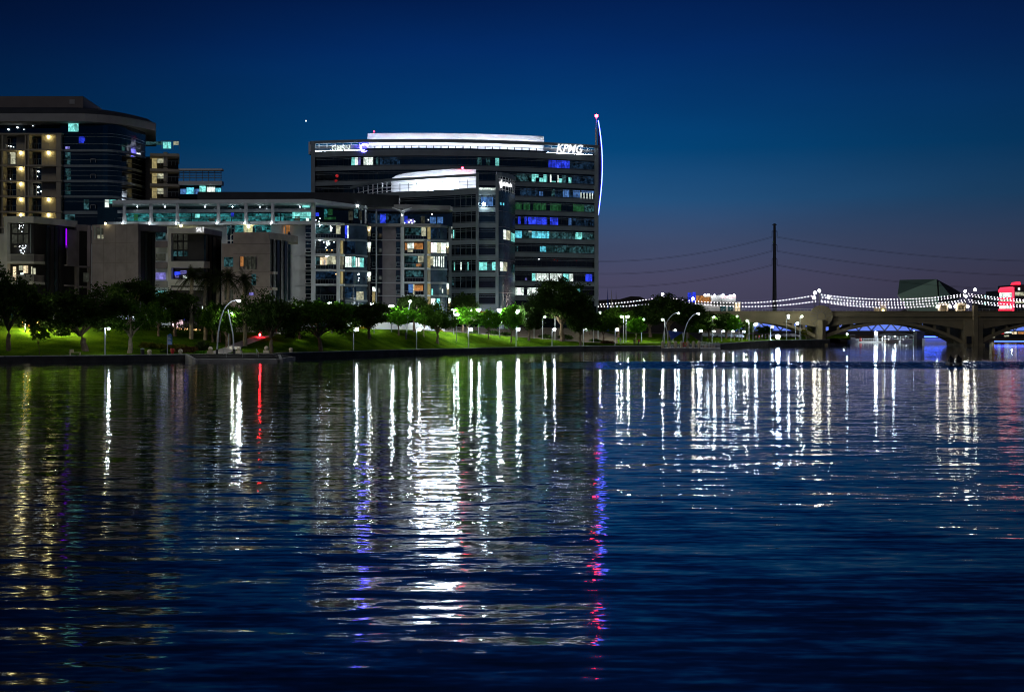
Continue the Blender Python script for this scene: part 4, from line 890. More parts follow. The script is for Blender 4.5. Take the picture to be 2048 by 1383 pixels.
for k, y in enumerate((524.5, 565.5)):
    mb = MB(); mb.prism(plan((14.6, dt-.3), (67.5, dt-.3), (90, dt+2.6), (90, 275), (14.6, 275)), zt_(y+2.4), zt_(y-2.2)); mb.build('balcony_slab', 'stucco', t)
    mb = MB(); y0 = y-16.5 if k == 0 else y-16
    mb.pbox(15, y0, 67, y0+1.2, dt-.1, .1)
    for q in range(27): mb.pbox(15+1.98*q, y0, 15.5+1.98*q, y-2.2, dt-.1, .05)
    mb.build('railing', 'stucco', t)
    mb = MB(); mb.strip(plan((68, dt), (89, dt+2.5)), zt_(y0+1.2), zt_(y0), .1); 
    for q in range(10): p = 68+2.2*q; mb.strip(plan((p, dt+(p-68)*.119), (p+.5, dt+(p-68)*.119+.05)), zt_(y-2), zt_(y0), .06)
    mb.build('railing', 'stucco2', t)
for a in ((26,32,533,560,'w_warm'),(38,45,531,540,'w_cream'),(47,56,531,546,'w_warm'),(41,47,545,549,'w_white'),(62.5,64.5,533,548,'w_cream'),(67,71,536,548,'w_cream'),(28,33,492,493,'w_cream')):
    winq(t, 'window', a[4], a[0], a[2], a[1], a[3], dt+1.4, 0.1)
for i in range(26):
    px = 38+R.random()*14; py = 449+R.random()*17 if i < 8 else 490+R.random()*18
    mb = MB(); mb.sphere(P(px, py, dt+1.0), 0.085, 5, 4); mb.build('fairy_light', 'L_dot', t)
side_panels(t, 92, 126, dt+3.5, 278, 448, 640, zt_, ['glass', 'dark', 'glass2', 'dark'], 4)
mb = MB(); mb.strip(plan((131, 278.8), (133, 279)), zt_(491), zt_(455), .3, .3); mb.build('purple_light_strip', 'w_purple', t)
mb = MB(); mb.strip(plan((133.5, 279.0), (153, 281.4)), zt_(526), zt_(452), .2, .15); mb.build('recess_wall', 'stucco2', t)
mb = MB(); mb.tube([P(132.6, 457, 278.0), P(132.6, 490, 278.0)], 0.07, 5); mb.build('purple_light_strip', lamp('purple_tube', (0.22, 0.0, 1.0), 3.5), t)
for y in (526, 568):
    mb = MB(); mb.strip(plan((132, 278.2), (153, 280.8)), zt_(y+1.5), zt_(y-1.5), 1, .4); mb.strip(plan((159, 281.6), (181, 283.4)), zt_(y+3.5), zt_(y), 1, .4); mb.build('balcony_slab', 'stucco2', t)
mb = MB(); mb.strip(plan((166, 282.7), (176, 283.5)), zt_(559), zt_(540), .1, .3); mb.build('window', 'w_grey', t)
for a in ((8, 30, 606, 640, 'w_dim'), (100, 118, 606, 630, 'w_shop'), (60, 90, 612, 632, 'w_dim')): winq(t, 'window', a[4], a[0], a[2], a[1], a[3], dt-.3 if a[0] < 60 else dt+1.3, .1)

t = thing('townhouse', 'townhouse with a wide blank dark taupe end wall between the cream and the lettered townhouses', 'townhouse', (X(250, 272), D(276), 6), 'lakeside townhouses')
mb = MB(); mb.prism(plan((184, 275), (277, 271), (277, 289), (184, 289)), 3, zt_(446)); mb.build('wall', 'stucco2', t)
mb = MB(); mb.prism(plan((277.3, 272.5), (312, 279), (312, 289), (277.3, 289)), 3, zt_(454)); mb.build('side_wall', 'dark', t)
mb = MB(); mb.prism(plan((276, 270.6), (334, 279), (334, 287), (276, 288.5)), zt_(459), zt_(446.5)); mb.build('roof_fascia', 'stucco2', t)
mb = MB(); mb.strip(plan((276.5, 270.7), (281.5, 271.6)), 3, zt_(446.5), 1); mb.build('frame_post', 'stucco2', t)
side_panels(t, 288, 310, 274.8, 278.6, 462, 640, zt_, ['glass2', 'dark'], 3)
mb = MB(); mb.prism(plan((183.2, 285), (216, 285), (216, 288), (183.2, 288)), zt_(478), zt_(449)); mb.build('roof_pavilion', 'glass', t)
winq(t, 'window', 'w_grey', 193, 456, 213.5, 468.5, 274.2, .2); winq(t, 'window', 'w_cream', 195, 470, 213.5, 477, 274.2, .2)
barsq(t, 'window_frame', 'panel', 190, 451, 214, 478, 274.0, 2, 0.25, 0, .1)
mb = MB(); mb.sphere(P(211, 447.0, 273.2), .22, 6, 4); mb.build('wall_lamp', 'L_warm', t)
for a in ((228,248,618,640,'w_shop'),(252,272,614,638,'w_shop'),(286,300,618,640,'w_white'),(302,313,614,640,'w_shop')): winq(t, 'window', a[4], a[0], a[2], a[1], a[3], 270.6, .1)

mb = MB()
for y in (484, 524, 564, 604): mb.strip(plan((184.2, 274.98), (276.3, 271.0)), zt_(y+.35), zt_(y-.35), .1, .03)
for u in (.25, .5, .75): px = 184+93*u; dd = 275-4*u; mb.strip(plan((px, dd), (px+.6, dd-.03)), 6, zt_(447), .1, .035)
mb.build('wall_joint', 'brownbox', t)
t = thing('townhouse', 'white townhouse with the glowing SALT letters on its roof fascia', 'townhouse', (X(370, 272), D(276), 6), 'lakeside townhouses')
mb = MB(); mb.prism(plan((311, 276), (342, 276), (342, 289), (311, 289)), 3, zt_(463)); mb.build('side_wing', 'stuccow', t)
for y, m_ in ((468, 'w_dim'), (510, 'w_grey'), (548, 'w_violet'), (585, 'w_teal')):
    winq(t, 'window', m_, 311.5, y-3, 331, y+11, 276, .12)
    mb = MB(); mb.pbox(310, y+14, 335, y+27, 274.9, .15); mb.build('balcony_front', 'stucco2' if y < 540 else 'panel2', t)
mb = MB(); mb.prism(plan((341, dt+1.8), (408, dt+1.8), (443, 280), (443, 289), (341, 289)), 3, zt_(465)); mb.build('wall', 'dark', t)
mb = MB(); mb.prism(plan((337, dt), (408, dt), (444, 279), (444, 289.3), (337, 289.3)), zt_(466.5), zt_(456)); mb.build('roof_fascia', 'stucco', t)
mb = MB(); mb.pbox(336.5, 466.5, 342.5, 640, dt, 2); mb.build('frame_post', 'stucco', t)
for (a, b) in ((347, 354), (357, 365), (368, 375)):
    for (y0, y1) in ((468, 481), (484, 499), (502, 512)): winq(t, 'window', 'w_dim' if y0 == 502 else 'w_grey', a, y0, b, y1, dt+1.7, .1)
for y in (524, 538 + 22):
    mb = MB(); mb.prism(plan((342, dt), (408, dt), (420, dt+2.4), (420, 275), (342, 275)), zt_(y+11), zt_(y-2)); mb.build('balcony_front', 'stucco', t)
for a in ((349,361,543,550,'w_blue'),(361,373,541,549,'w_violet'),(350,358,550,555,'w_violet'),(366,374,551,556,'w_white'),(378,386,546,552,'w_blue')): winq(t, 'window', a[4], a[0], a[2], a[1], a[3], dt+1.7, .1)
side_panels(t, 409, 432, dt+1.9, 277, 470, 640, zt_, ['glass2', 'dark'], 3)
text_mesh('SALT', 1.42, 'L_sign', t, P(400.5, 466, dt-.25), (math.pi/2, 0, 0), 0, 'sign_letters', .06, .54, .0)
mb = MB(); mb.pbox(342.5, 574, 408, 580, dt+.2, 1); mb.build('balcony_slab', 'stucco', t)
for a in ((345,366,628,655,'w_pink'),(404,413,612,632,'w_white'),(315,335,612,640,'w_shop'),(368,376,628,640,'w_blue')): winq(t, 'window', a[4], a[0], a[2], a[1], a[3], dt-.2 if a[0] > 336 else 275, .1)
t = thing('townhouse', 'taupe townhouse with one orange lit window and dark finned side, behind the palms', 'townhouse', (X(520, 272), D(276), 6), 'lakeside townhouses')
mb = MB(); mb.prism(plan((466.5, dt), (540, dt), (540, 288), (466.5, 288)), 3, zt_(464)); mb.build('wall', 'stucco3', t)
mb = MB(); mb.prism(plan((443.5, dt+.3), (466.4, dt+.3), (466.4, 288), (443.5, 288)), 3, zt_(487)); mb.build('wall', 'stucco3', t)
mb = MB(); mb.prism(plan((540.3, dt+1.5), (576, 279), (576, 288), (540.3, 288)), 3, zt_(474)); mb.build('side_wall', 'dark', t)
mb = MB(); mb.prism(plan((538, dt-.3), (596, 281), (596, 288.4), (538, 288.4)), zt_(477), zt_(464.5)); mb.build('roof_fascia', 'stucco3', t)
side_panels(t, 545, 575, 272.4, 278.8, 476, 640, zt_, ['dark', 'glass', 'dark', 'glass2'], 4)
for a in ((448,467,514,533,'w_dim'),(480.5,488,513,532.5,'w_orange'),(488,494,513,532.5,'w_grey'),(494,512,513,538,'w_grey'),(503,512,548,570,'w_dim'),(498,508,585,590,'w_violet'),(449,466,580,600,'w_grey')):
    winq(t, 'window', a[4], a[0], a[2], a[1], a[3], dt if a[0] > 467 else dt+.3, .08)
barsq(t, 'window_frame', 'dark', 480, 513, 512, 538, dt-.1, 4, .16, 0, .1)
mb = MB()
for y in (487.3, 508, 543, 574): mb.strip(plan((466.7, dt), (539.8, dt)), zt_(y+.35), zt_(y-.35), .1, .03)
mb.build('wall_joint', 'brownbox', t)
for y in (545, 577): mb = MB(); mb.strip(plan((540, dt+.8), (550, dt+2.6)), zt_(y+2.5), zt_(y-2.5), 1, .6); mb.build('balcony_slab', 'stucco3', t)
DK = 1.0
for i in range(9):     # little garden lanterns in front of the lettered townhouse
    px = 352 + 5.6*i + R.random()*2; b = G(px, 284)
    mb = MB(); mb.sphere(b + Vector((0, 0, .55)), .2, 6, 4); mb.cur = 1; mb.tube([b, b + Vector((0, 0, .4))], .05, 5)
    mb.top('garden_lantern', ['L_dotw', 'black'], 'small amber garden lantern below the lettered townhouse', 'lantern', 'amber garden lanterns')
# ======== arched road bridge ========
t = thing('arch_bridge', 'long arched concrete road bridge with round sun emblem over its first pier', 'bridge', (X(1640, 460), 460, 0))
db_ = 460.0; zb_ = lambda py: CZ + (HZ-py)/(FOC/db_); xb = lambda px: X(px, db_)
mb = MB(); mb.box(xb(1405), xb(2240), 460, 474, zb_(640), zb_(629)); mb.build('deck', 'bridgecon', t)
mb = MB(); mb.box(xb(1405), xb(2240), 459.5, 459.9, zb_(633), zb_(622.5)); mb.box(xb(1405), xb(2240), 459.3, 460.0, zb_(622.5), zb_(621.6)); mb.build('parapet', 'bridgecon', t)
def arch_rib(pts, th0, th1, y0, y1, name='arch_rib'):
    """a curved rib swept across the bridge width"""
    n = len(pts); vs = []
    for i, (px, py) in enumerate(pts):
        u = abs(2*i/(n-1)-1); th = th1 + (th0-th1)*u
        x = xb(px); z = zb_(py); vs += [(x, y0, z), (x, y0, z+th), (x, y1, z+th), (x, y1, z)]
    fs = []
    for i in range(n-1):
        a = 4*i; b = a+4
        for k in range(4): fs.append((a+k, b+k, b+(k+1) % 4, a+(k+1) % 4))
    fs += [(0, 1, 2, 3), (4*n-1, 4*n-2, 4*n-3, 4*n-4)]
    mb = MB(); mb.add(vs, fs); return mb.build(name, 'bridgecon', t)
def para(pxa, ya, pxc, yc, pxb, yb, n=20):
    o = []
    for i in range(n+1):
        px = pxa + (pxb-pxa)*i/n
        y = yc + (ya-yc)*((pxc-px)/(pxc-pxa))**2 if px <= pxc else yc + (yb-yc)*((px-pxc)/(pxb-pxc))**2
        o.append((px, y))
    return o
spans = [para(1405, 672, 1515, 645, 1632, 676), para(1650, 676, 1785, 648.5, 1926, 688), para(1962, 688, 2095, 648, 2230, 688)]
for sp_ in spans:
    for (ya, yb) in ((460.4, 463.5), (470, 473.2)): arch_rib(sp_, 1.15, .8, ya, yb)
    n_ = len(sp_)
    for i in (2, 4, 6, n_-7, n_-5, n_-3):
        px, py = sp_[i]
        mb = MB(); mb.box(xb(px-2.6), xb(px+2.6), 460.8, 473, zb_(py), zb_(640)); mb.build('spandrel_column', 'bridgecon', t)
for sp_ in spans:   # haunched fascia girder closing the outer face over the arches
    mb = MB()
    for i in range(len(sp_)-1):
        a, b = sp_[i], sp_[i+1]
        fa = 640 + max(0, (a[1]-650))*0.38; fb = 640 + max(0, (b[1]-650))*0.38
        va = [(xb(a[0]), 460.2, zb_(639.8)), (xb(b[0]), 460.2, zb_(639.8)), (xb(b[0]), 460.2, zb_(min(fb, b[1]+.5)+4)), (xb(a[0]), 460.2, zb_(min(fa, a[1]+.5)+4))]
        vb = [(x, y+1.0, z) for x, y, z in va]; mb.add(va + vb, [(0, 3, 2, 1), (4, 5, 6, 7), (3, 7, 6, 2), (0, 1, 5, 4)])
    mb.build('fascia_girder', 'bridgecon', t)
for (pa, pb) in ((1633, 1649), (1926, 1962)):
    mb = MB(); mb.prism([(xb(pa), 458.2), (xb((pa+pb)/2), 457.2), (xb(pb), 458.2), (xb(pb), 475), (xb(pa), 475)], -.9, zb_(640)); mb.build('pier', 'bridgecon', t)
    mb = MB(); mb.prism([(xb(pa-3), 457.6), (xb(pb+3), 457.6), (xb(pb+3), 475.6), (xb(pa-3), 475.6)], -.9, 0.7); mb.build('pier_footing', 'bridgecon', t)
mb = MB(); mb.box(xb(1941), xb(1949), 456.6, 458.3, -.5, zb_(611)); mb.build('pilaster', 'bridgecon', t)
mb = MB(); mb.box(xb(1928), xb(1937), 457.0, 457.7, .72, zb_(672)); mb.build('niche', 'black', t)  # black block in place of the shade inside the opening
mb = MB(); pts = [(xb(1641)+3.7*math.cos(a), zb_(632)+3.5*math.sin(a)) for a in [i*math.pi/20 for i in range(40)]]
mb.add([(x, 458.75, z) for x, z in pts] + [(x, 459.28, z) for x, z in pts], [tuple(range(40)), tuple(range(40, 80))[::-1]] + [(i, 40+i, 40+(i+1) % 40, (i+1) % 40) for i in range(40)])
mb.build('sun_emblem', 'bridgecon', t)
mb = MB(); mb.tube([(xb(1641)+1.3*math.cos(a), 458.74, zb_(632)+1.3*math.sin(a)) for a in [i*math.pi/8 for i in range(17)]], .09, 5)
for i in range(16):
    a = i*math.pi/8; mb.tube([(xb(1641)+1.3*math.cos(a), 458.73, zb_(632)+1.3*math.sin(a)), (xb(1641)+3.6*math.cos(a), 458.73, zb_(632)+3.4*math.sin(a))], .08, 4)
mb.build('emblem_rays', 'brownbox', t)
mb = MB()
for i in range(120): x = xb(1405)+1.13*i; mb.box(x, x+.06, 459.55, 459.6, zb_(621.6), zb_(617.5))
mb.box(xb(1405), xb(2240), 459.54, 459.61, zb_(617.7), zb_(617.3)); mb.build('railing', 'steel', t)

# globe lamps on the parapet: pole with a single globe
def globe_post(px, py, label, d=459.0):
    top = P(px, py, d); t = thing('bridge_lamp', label, 'street lamp', (top.x, top.y, zb_(622.5)), 'globe lamps on the bridge')
    mb = MB(); b = Vector((top.x, top.y, zb_(622.5))); mb.tube([b, b+Vector((0, 0, .6)), top-Vector((0, 0, .4))], [.2, .1, .07], 6); mb.build('post', 'black', t)
    mb = MB(); mb.sphere(top, .42, 10, 6); mb.build('globe', 'L_globe', t)
for px, py, lb in ((1325, 588.5, 'globe lamp on the bridge over the dark trees, next to the office tower'), (1630, 585, 'globe lamp left of the highest globe above the sun emblem'), (1638.5, 581, 'highest globe lamp above the sun emblem'), (1628, 595, 'lowest globe lamp left above the sun emblem'),
    (1657, 594, 'globe lamp standing alone just right of the sun emblem'), (1930, 582, 'globe lamp left of the highest globe above the second pier'), (1950, 579, 'highest globe lamp above the second pier'), (1931.5, 592, 'lowest globe lamp above the second pier'), (1386, 597, 'globe lamp among the string lights before the blue lit towers')):
    globe_post(px, py, lb, 459 if px > 1400 else 462)
# little lit gate pavilions on the deck
def pavilion(px, label):
    c = Vector((xb(px), 466, zb_(623))); t = thing('gate_pavilion', label, 'pavilion', c, 'lit pavilions on the bridge')
    mb = MB(); w_ = 1.5; mb.box(c.x-w_, c.x-w_+.5, 465.2, 466.8, c.z, c.z+2.2); mb.box(c.x+w_-.5, c.x+w_, 465.2, 466.8, c.z, c.z+2.2); mb.box(c.x-w_+.5, c.x+w_-.5, 466.3, 466.7, c.z, c.z+2.2); mb.build('wall', 'ball', t)
    mb = MB(); mb.lathe((c.x, 466, c.z+2.2), [(1.9, 0), (1.9, .25), (1.3, .7), (.1, 1.0)], 10); mb.build('roof', 'ball', t)
    for s_ in (-1, 1): mb = MB(); mb.sphere((c.x+s_*2.1, 465.2, c.z+1.7), .38, 8, 6); mb.build('wall_lamp', 'L_globe', t)
pavilion(1897, 'small lit stone pavilion on the bridge in front of the green pyramid'); pavilion(1933, 'small lit stone pavilion on the bridge beside the second pier')
c = Vector((xb(1771), 463, zb_(623))); t = thing('sculpture', 'golden lit spiky sculpture on the bridge deck left of the green pyramid', 'sculpture', c)
mb = MB(); mb.lathe(c, [(1.3, 0), (1.1, 1.2), (.7, 1.6)], 8)
for a in (-.9, -.45, 0, .5, 1.0): mb.tube([c+Vector((.3*a, 0, 1.4)), c+Vector((2.4*a, .3, 3.6+.4*abs(a)))], [.14, .04], 5)
mb.box(c.x-2.9, c.x-1.5, 463-.5, 463.6, c.z, c.z+1.3); mb.build('body', 'ball', t)
mb = MB(); mb.sphere(c+Vector((-.4, -1.6, .5)), .25, 6, 4); mb.build('spotlight', 'L_warm', t)

# strings of bulbs swagged between the masts
BULB = None
def string(pts, n, label, d=461.0):
    global BULB
    def cat(u):
        # quadratic through start, middle, end
        a, m_, b = pts; x = a[0]+(b[0]-a[0])*u; um = (m_[0]-a[0])/(b[0]-a[0])
        lin_ = a[1]+(b[1]-a[1])*u; k = (m_[1]-(a[1]+(b[1]-a[1])*um))/(um*(1-um)); return x, lin_ + k*u*(1-u)
    p0 = P(pts[0][0], pts[0][1], d); t = thing('string_light', label, 'string light', p0, 'strings of bulbs along the bridge')
    pp = [P(*cat(i/24), d) for i in range(25)]
    mb = MB(); mb.tube(pp, .025, 4); mb.build('cable', 'black', t)
    if BULB is None:
        m0 = MB(); m0.lathe((0, 0, 0), [(.04, .0), (.08, -.04), (.125, -.12), (.08, -.21), (.02, -.25)], 6); BULB = m0.mesh('bulb', 'L_bulb')
    n = int(n*.8)
    for i in range(n):
        q = P(*cat((i+.5)/n), d); o = bpy.data.objects.new('bulb', BULB); COL.objects.link(o); o.parent = t; o.location = q - p0
SP = [([(1186, 608), (1256, 603), (1325, 592.5)], 29, 'upper bulb string from the office tower to the first globe lamp'), ([(1187, 612), (1262, 610.5), (1325, 604)], 28, 'lower bulb string from the office tower to the first globe lamp'),
      ([(1325, 592.5), (1455, 605), (1632, 589)], 62, 'upper bulb string passing in front of the tall power pole'), ([(1356, 601), (1480, 612), (1634, 601)], 56, 'lower bulb string passing in front of the tall power pole'),
      ([(1640, 588), (1765, 597.5), (1930, 587)], 58, 'highest of four bulb strings between the two bridge piers'), ([(1642, 593), (1765, 604), (1930, 590)], 58, 'second highest bulb string between the two bridge piers'),
      ([(1640, 600), (1760, 608.5), (1932, 599)], 58, 'third highest bulb string between the two bridge piers'), ([(1641, 602.5), (1755, 613.5), (1934, 602)], 58, 'lowest bulb string between the two bridge piers'),
      ([(1934, 586), (1995, 594), (2075, 600)], 28, 'highest bulb string right of the second pier'), ([(1936, 590), (1995, 598), (2075, 602)], 28, 'second bulb string right of the second pier'),
      ([(1934, 598), (1995, 606), (2075, 611)], 28, 'third bulb string right of the second pier'), ([(1936, 602), (1995, 610), (2075, 613)], 28, 'lowest bulb string right of the second pier')]
for i, (p_, n_, lb) in enumerate(SP): string(p_, n_, lb, 461.0 + .9*(i % 4))

# ======== light rail truss bridge beyond, lit blue ========
t = thing('truss_bridge', 'blue lit steel truss rail bridge seen under the arches', 'bridge', (X(1780, 524), 524, 0))
zr = lambda py: CZ + (HZ-py)/(FOC/520); xr = lambda px: X(px, 520)
mb = MB(); mb.box(xr(1470), xr(2180), 522.4, 522.6, zr(661), zr(646)); mb.build('lit_panel', 'L_blueled', t)  # panel glows itself in place of blue floodlight
mb = MB(); mb.box(xr(1470), xr(2180), 519.6, 520.4, zr(663), zr(661)); mb.box(xr(1470), xr(2180), 519.6, 520.4, zr(646), zr(643)); mb.build('chord', 'dark', t)
mb = MB(); i = 0; px = 1470
while px < 2160:
    a = (xr(px), 520, zr(661) if i % 2 else zr(646)); b = (xr(px+13), 520, zr(646) if i % 2 else zr(661)); mb.tube([a, b], .2, 4); px += 13; i += 1
mb.build('diagonals', 'dark', t)
for px in (1590, 1841, 2090): mb = MB(); mb.box(xr(px-8), xr(px+8), 519.4, 524, -.8, zr(663.2)); mb.build('pier', 'dark', t)
for px in (1512, 1665, 1687, 1785, 1866, 1892, 2022): mb = MB(); mb.sphere((xr(px), 519.2, zr(647)), .4, 6, 4); mb.build('lamp', 'L_cool', t)
mb = MB(); mb.box(xr(1843), xr(1886), 516, 524, -.6, zr(676)); mb.build('footing', 'white', t)
mb = MB(); mb.tube([(xr(1840), 514.6, zr(673)), (xr(1890), 514.6, zr(673))], .22, 5); mb.tube([(xr(1985), 518, .9), (xr(2180), 518, .9)], .15, 5); mb.build('blue_flood', 'L_bluew', t)

# ======== beyond the bridge ========
mb = MB(); mb.prism([(X(1680, 640), 700), (X(1680, 640), 640), (X(2300, 640), 640), (X(2300, 640), 700)], -1, 1.0); structure(mb.build('far_bank', 'soil'))
t = thing('restaurant', 'low dark waterside building with orange and red lit windows under the right arch', 'restaurant', (X(2010, 645), 646, 1))
mb = MB(); mb.prism(plan((1968, 645), (2120, 645), (2120, 655), (1968, 655)), .9, Z(658, 645)); mb.build('wall', 'dark', t)
for a in ((1979,1983,662,668,'w_cream'),(1985,1994,662,667,'w_orange'),(1995,2001,662,667,'w_white'),(2002,2008,662,668,'w_red'),(2009,2023,661,666,'w_white'),(2024,2034,661,668,'w_warm'),(1983,1990,672,675,'w_cream'),(2008,2018,670,673,'w_cream'),(1963,1966,664,672,'w_cream'),(2036,2060,662,668,'w_orange')):
    winq(t, 'window', a[4], a[0], a[2], a[1], a[3], 645, .1)
mb = MB(); mb.prism(plan((1960, 644), (2130, 644), (2130, 656), (1960, 656)), Z(658, 645)+.01, Z(655.5, 645)); mb.build('roof', 'roofdark', t)
def blk(name, label, cat, px0, px1, y0, y1, d, th, mat, wins=(), group=None):
    t = thing(name, label, cat, (X((px0+px1)/2, d), d+th/2, 1.2), group)
    mb = MB(); mb.box(X(px0, d), X(px1, d), d, d+th, 1.2 if y1 is None else Z(y1, d), Z(y0, d)); mb.build('wall', mat, t)
    for a in wins: winq(t, a[5] if len(a) > 5 else 'window', a[4], a[0], a[1], a[2], a[3], d, .2)
    return t
# faceted green pyramid hall
t = thing('arts_hall', 'faceted dark green pyramid roofed hall behind the bridge', 'hall', (X(1862, 905), 905, 1.2))
A, B_, C_, D_, E_ = P(1795, 589, 900), P(1799, 559.5, 930), P(1873, 558, 905), P(1878, 622, 886), P(1930, 590, 915)
base = [Vector((X(1814, 895), 895, 1.2)), Vector((X(1877, 886), 886, 1.2)), Vector((X(1932, 915), 915, 1.2)), Vector((X(1925, 955), 955, 1.2)), Vector((X(1805, 950), 950, 1.2))]
def facet(name, pts, mat='greenroof', th=0.6):
    mb = MB(); n = len(pts); nn = (pts[1]-pts[0]).cross(pts[2]-pts[0]).normalized()*th
    if nn.y < 0: nn = -nn
    mb.add(list(pts) + [p+nn for p in pts], [tuple(range(n)), tuple(range(n, 2*n))[::-1]] + [(i, n+i, n+(i+1) % n, (i+1) % n) for i in range(n)]); return mb.build(name, mat, t)
facet('roof_facet', [A, C_, D_, P(1814, 621, 893)]); facet('roof_facet', [A, B_, C_], 'greenroof2'); facet('roof_facet', [C_, E_, D_], 'roofdark')  # light and shade of the slopes put into the facet colours
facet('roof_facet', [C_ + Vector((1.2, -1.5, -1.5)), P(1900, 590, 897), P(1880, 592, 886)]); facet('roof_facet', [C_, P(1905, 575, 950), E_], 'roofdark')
mb = MB(); mb.prism([(v.x, v.y+3) for v in base], 1.2, Z(618, 895)); mb.build('wall', 'roofdark', t)
mb = MB(); mb.tube([A, P(1815, 621, 892.6)], .35, 5); mb.build('mast', 'white', t)
t = blk('red_lit_building', 'office block edged in red light at the right photo edge', 'office block', 1998, 2028, 581, None, 720, 20, 'roofdark',
    [(1999, 585, 2027, 594, 'w_white'), (1999, 598.5, 2027, 602.5, 'w_cream'), (1999, 611, 2027, 617, 'w_white')])
for (a, y0, b, y1, m_) in ((1997, 580.5, 2028, 584.5, 'L_redled'), (1997, 595, 2028, 598, 'L_redled'), (1997, 603, 2024, 609, 'L_redled'), (1997, 618, 2028, 621, 'L_redled'), (2024.5, 574, 2028.5, 622, 'L_redpale')):
    mb = MB(); mb.pbox(a, y0, b, y1, 719.3, .5); mb.build('light_band', m_, t)  # red floodlight put in as glowing bands
mb = MB(); v = [P(2004, 580, 720), P(2026, 580, 720), P(2026, 573, 722), P(2008, 574, 722)]; mb.add(v + [p + Vector((0, 6, 0)) for p in v], [(0, 1, 2, 3), (4, 7, 6, 5), (0, 4, 5, 1), (1, 5, 6, 2), (2, 6, 7, 3), (3, 7, 4, 0)]); mb.build('light_band', 'L_redpale', t)
t = blk('red_lit_building', 'tall dark block with a red lit crown cut by the right photo edge', 'office block', 2029, 2120, 569, None, 730, 25, 'roofdark', [(2030, 584, 2110, 591, 'w_cream'), (2030, 602, 2110, 606, 'w_cream'), (2036, 575, 2040, 580, 'w_white')])
mb = MB(); v = [P(2029, 569, 729), P(2041, 569, 729), P(2040, 563, 731), P(2032, 564, 731)]; mb.add(v + [p + Vector((0, 6, 0)) for p in v], [(0, 1, 2, 3), (4, 7, 6, 5), (0, 4, 5, 1), (1, 5, 6, 2), (2, 6, 7, 3), (3, 7, 4, 0)]); mb.build('light_band', 'L_redled', t)
blk('glass_building', 'low block with scattered teal windows between the second pier and the red lit building', 'office block', 1962, 1994, 588, None, 760, 15, 'roofdark', [(1970, 590, 1986, 594, 'w_teal'), (1976, 596, 1982, 600, 'w_white'), (1968, 605, 1990, 609, 'w_teal'), (1974, 615, 1988, 620, 'w_white'), (1978, 612, 1981, 616, 'w_white')])
t = blk('stadium_block', 'wide tan building with floodlit white roof line left of the power pole', 'building', 1392, 1482, 603, None, 820, 30, 'stucco3', [(1440, 612, 1452, 622, 'w_dim'), (1456, 612, 1466, 622, 'w_dim'), (1470, 606, 1480, 624, 'w_warm')])
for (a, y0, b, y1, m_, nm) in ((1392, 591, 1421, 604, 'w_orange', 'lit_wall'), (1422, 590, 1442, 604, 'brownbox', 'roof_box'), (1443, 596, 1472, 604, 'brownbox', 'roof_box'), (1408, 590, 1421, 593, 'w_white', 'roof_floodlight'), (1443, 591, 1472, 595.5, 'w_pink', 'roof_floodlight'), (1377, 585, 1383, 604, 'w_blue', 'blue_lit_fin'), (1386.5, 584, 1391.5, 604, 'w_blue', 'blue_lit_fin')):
    mb = MB(); mb.pbox(a, y0, b, y1, 819 if m_ != 'w_orange' else 819.5, 4); mb.build(nm, m_, t)  # orange wall and blue fins glow themselves in place of floodlight
for px in (1410, 1416, 1429, 1446, 1460, 1468): mb = MB(); mb.sphere(P(px, 589.5 + (px % 3), 817), .6, 6, 4); mb.build('roof_lamp', 'L_cool', t)
mb = MB(); mb.pbox(1375, 604.2, 1482, 640, 821, 3); mb.build('lower_wall', 'brownbox', t)
for k, (px, py, m_, lb) in enumerate(((1215, 574, 'bluesail', 'thin blue spire'), (1223, 576, 'ball', 'thin cream spire'), (1232, 579, 'brownbox', 'thin grey spire'))):
    mb = MB(); b0 = P(px-1.5, 600, 900+k*6); b1 = P(px+5, 600, 900+k*6); tp = P(px, py, 900+k*6); o3 = Vector((0, 3, 0))
    b0.z = b1.z = 1.2
    mb.add([b0, b1, b1+o3, b0+o3, tp], [(0, 1, 4), (1, 2, 4), (2, 3, 4), (3, 0, 4), (3, 2, 1, 0)]); mb.top('spire', m_, lb + ' rising beside the office tower', 'spire', 'spires')
mb = MB(); prof = [(1150, 612), (1190, 600), (1215, 599), (1240, 598), (1262, 592), (1280, 593), (1292, 598), (1330, 604), (1400, 610), (1460, 618)]
n_ = len(prof); vs = []
for (px, py) in prof: vs += [(X(px, 1500), 1500, 1.2), (X(px, 1540), 1540, Z(py, 1540)), (X(px, 1700), 1700, 1.2)]
fs = []
for i in range(n_-1): a = 3*i; fs += [(a, a+3, a+4, a+1), (a+1, a+4, a+5, a+2)]
mb.add(vs, fs); structure(mb.build('hill', 'hill'))

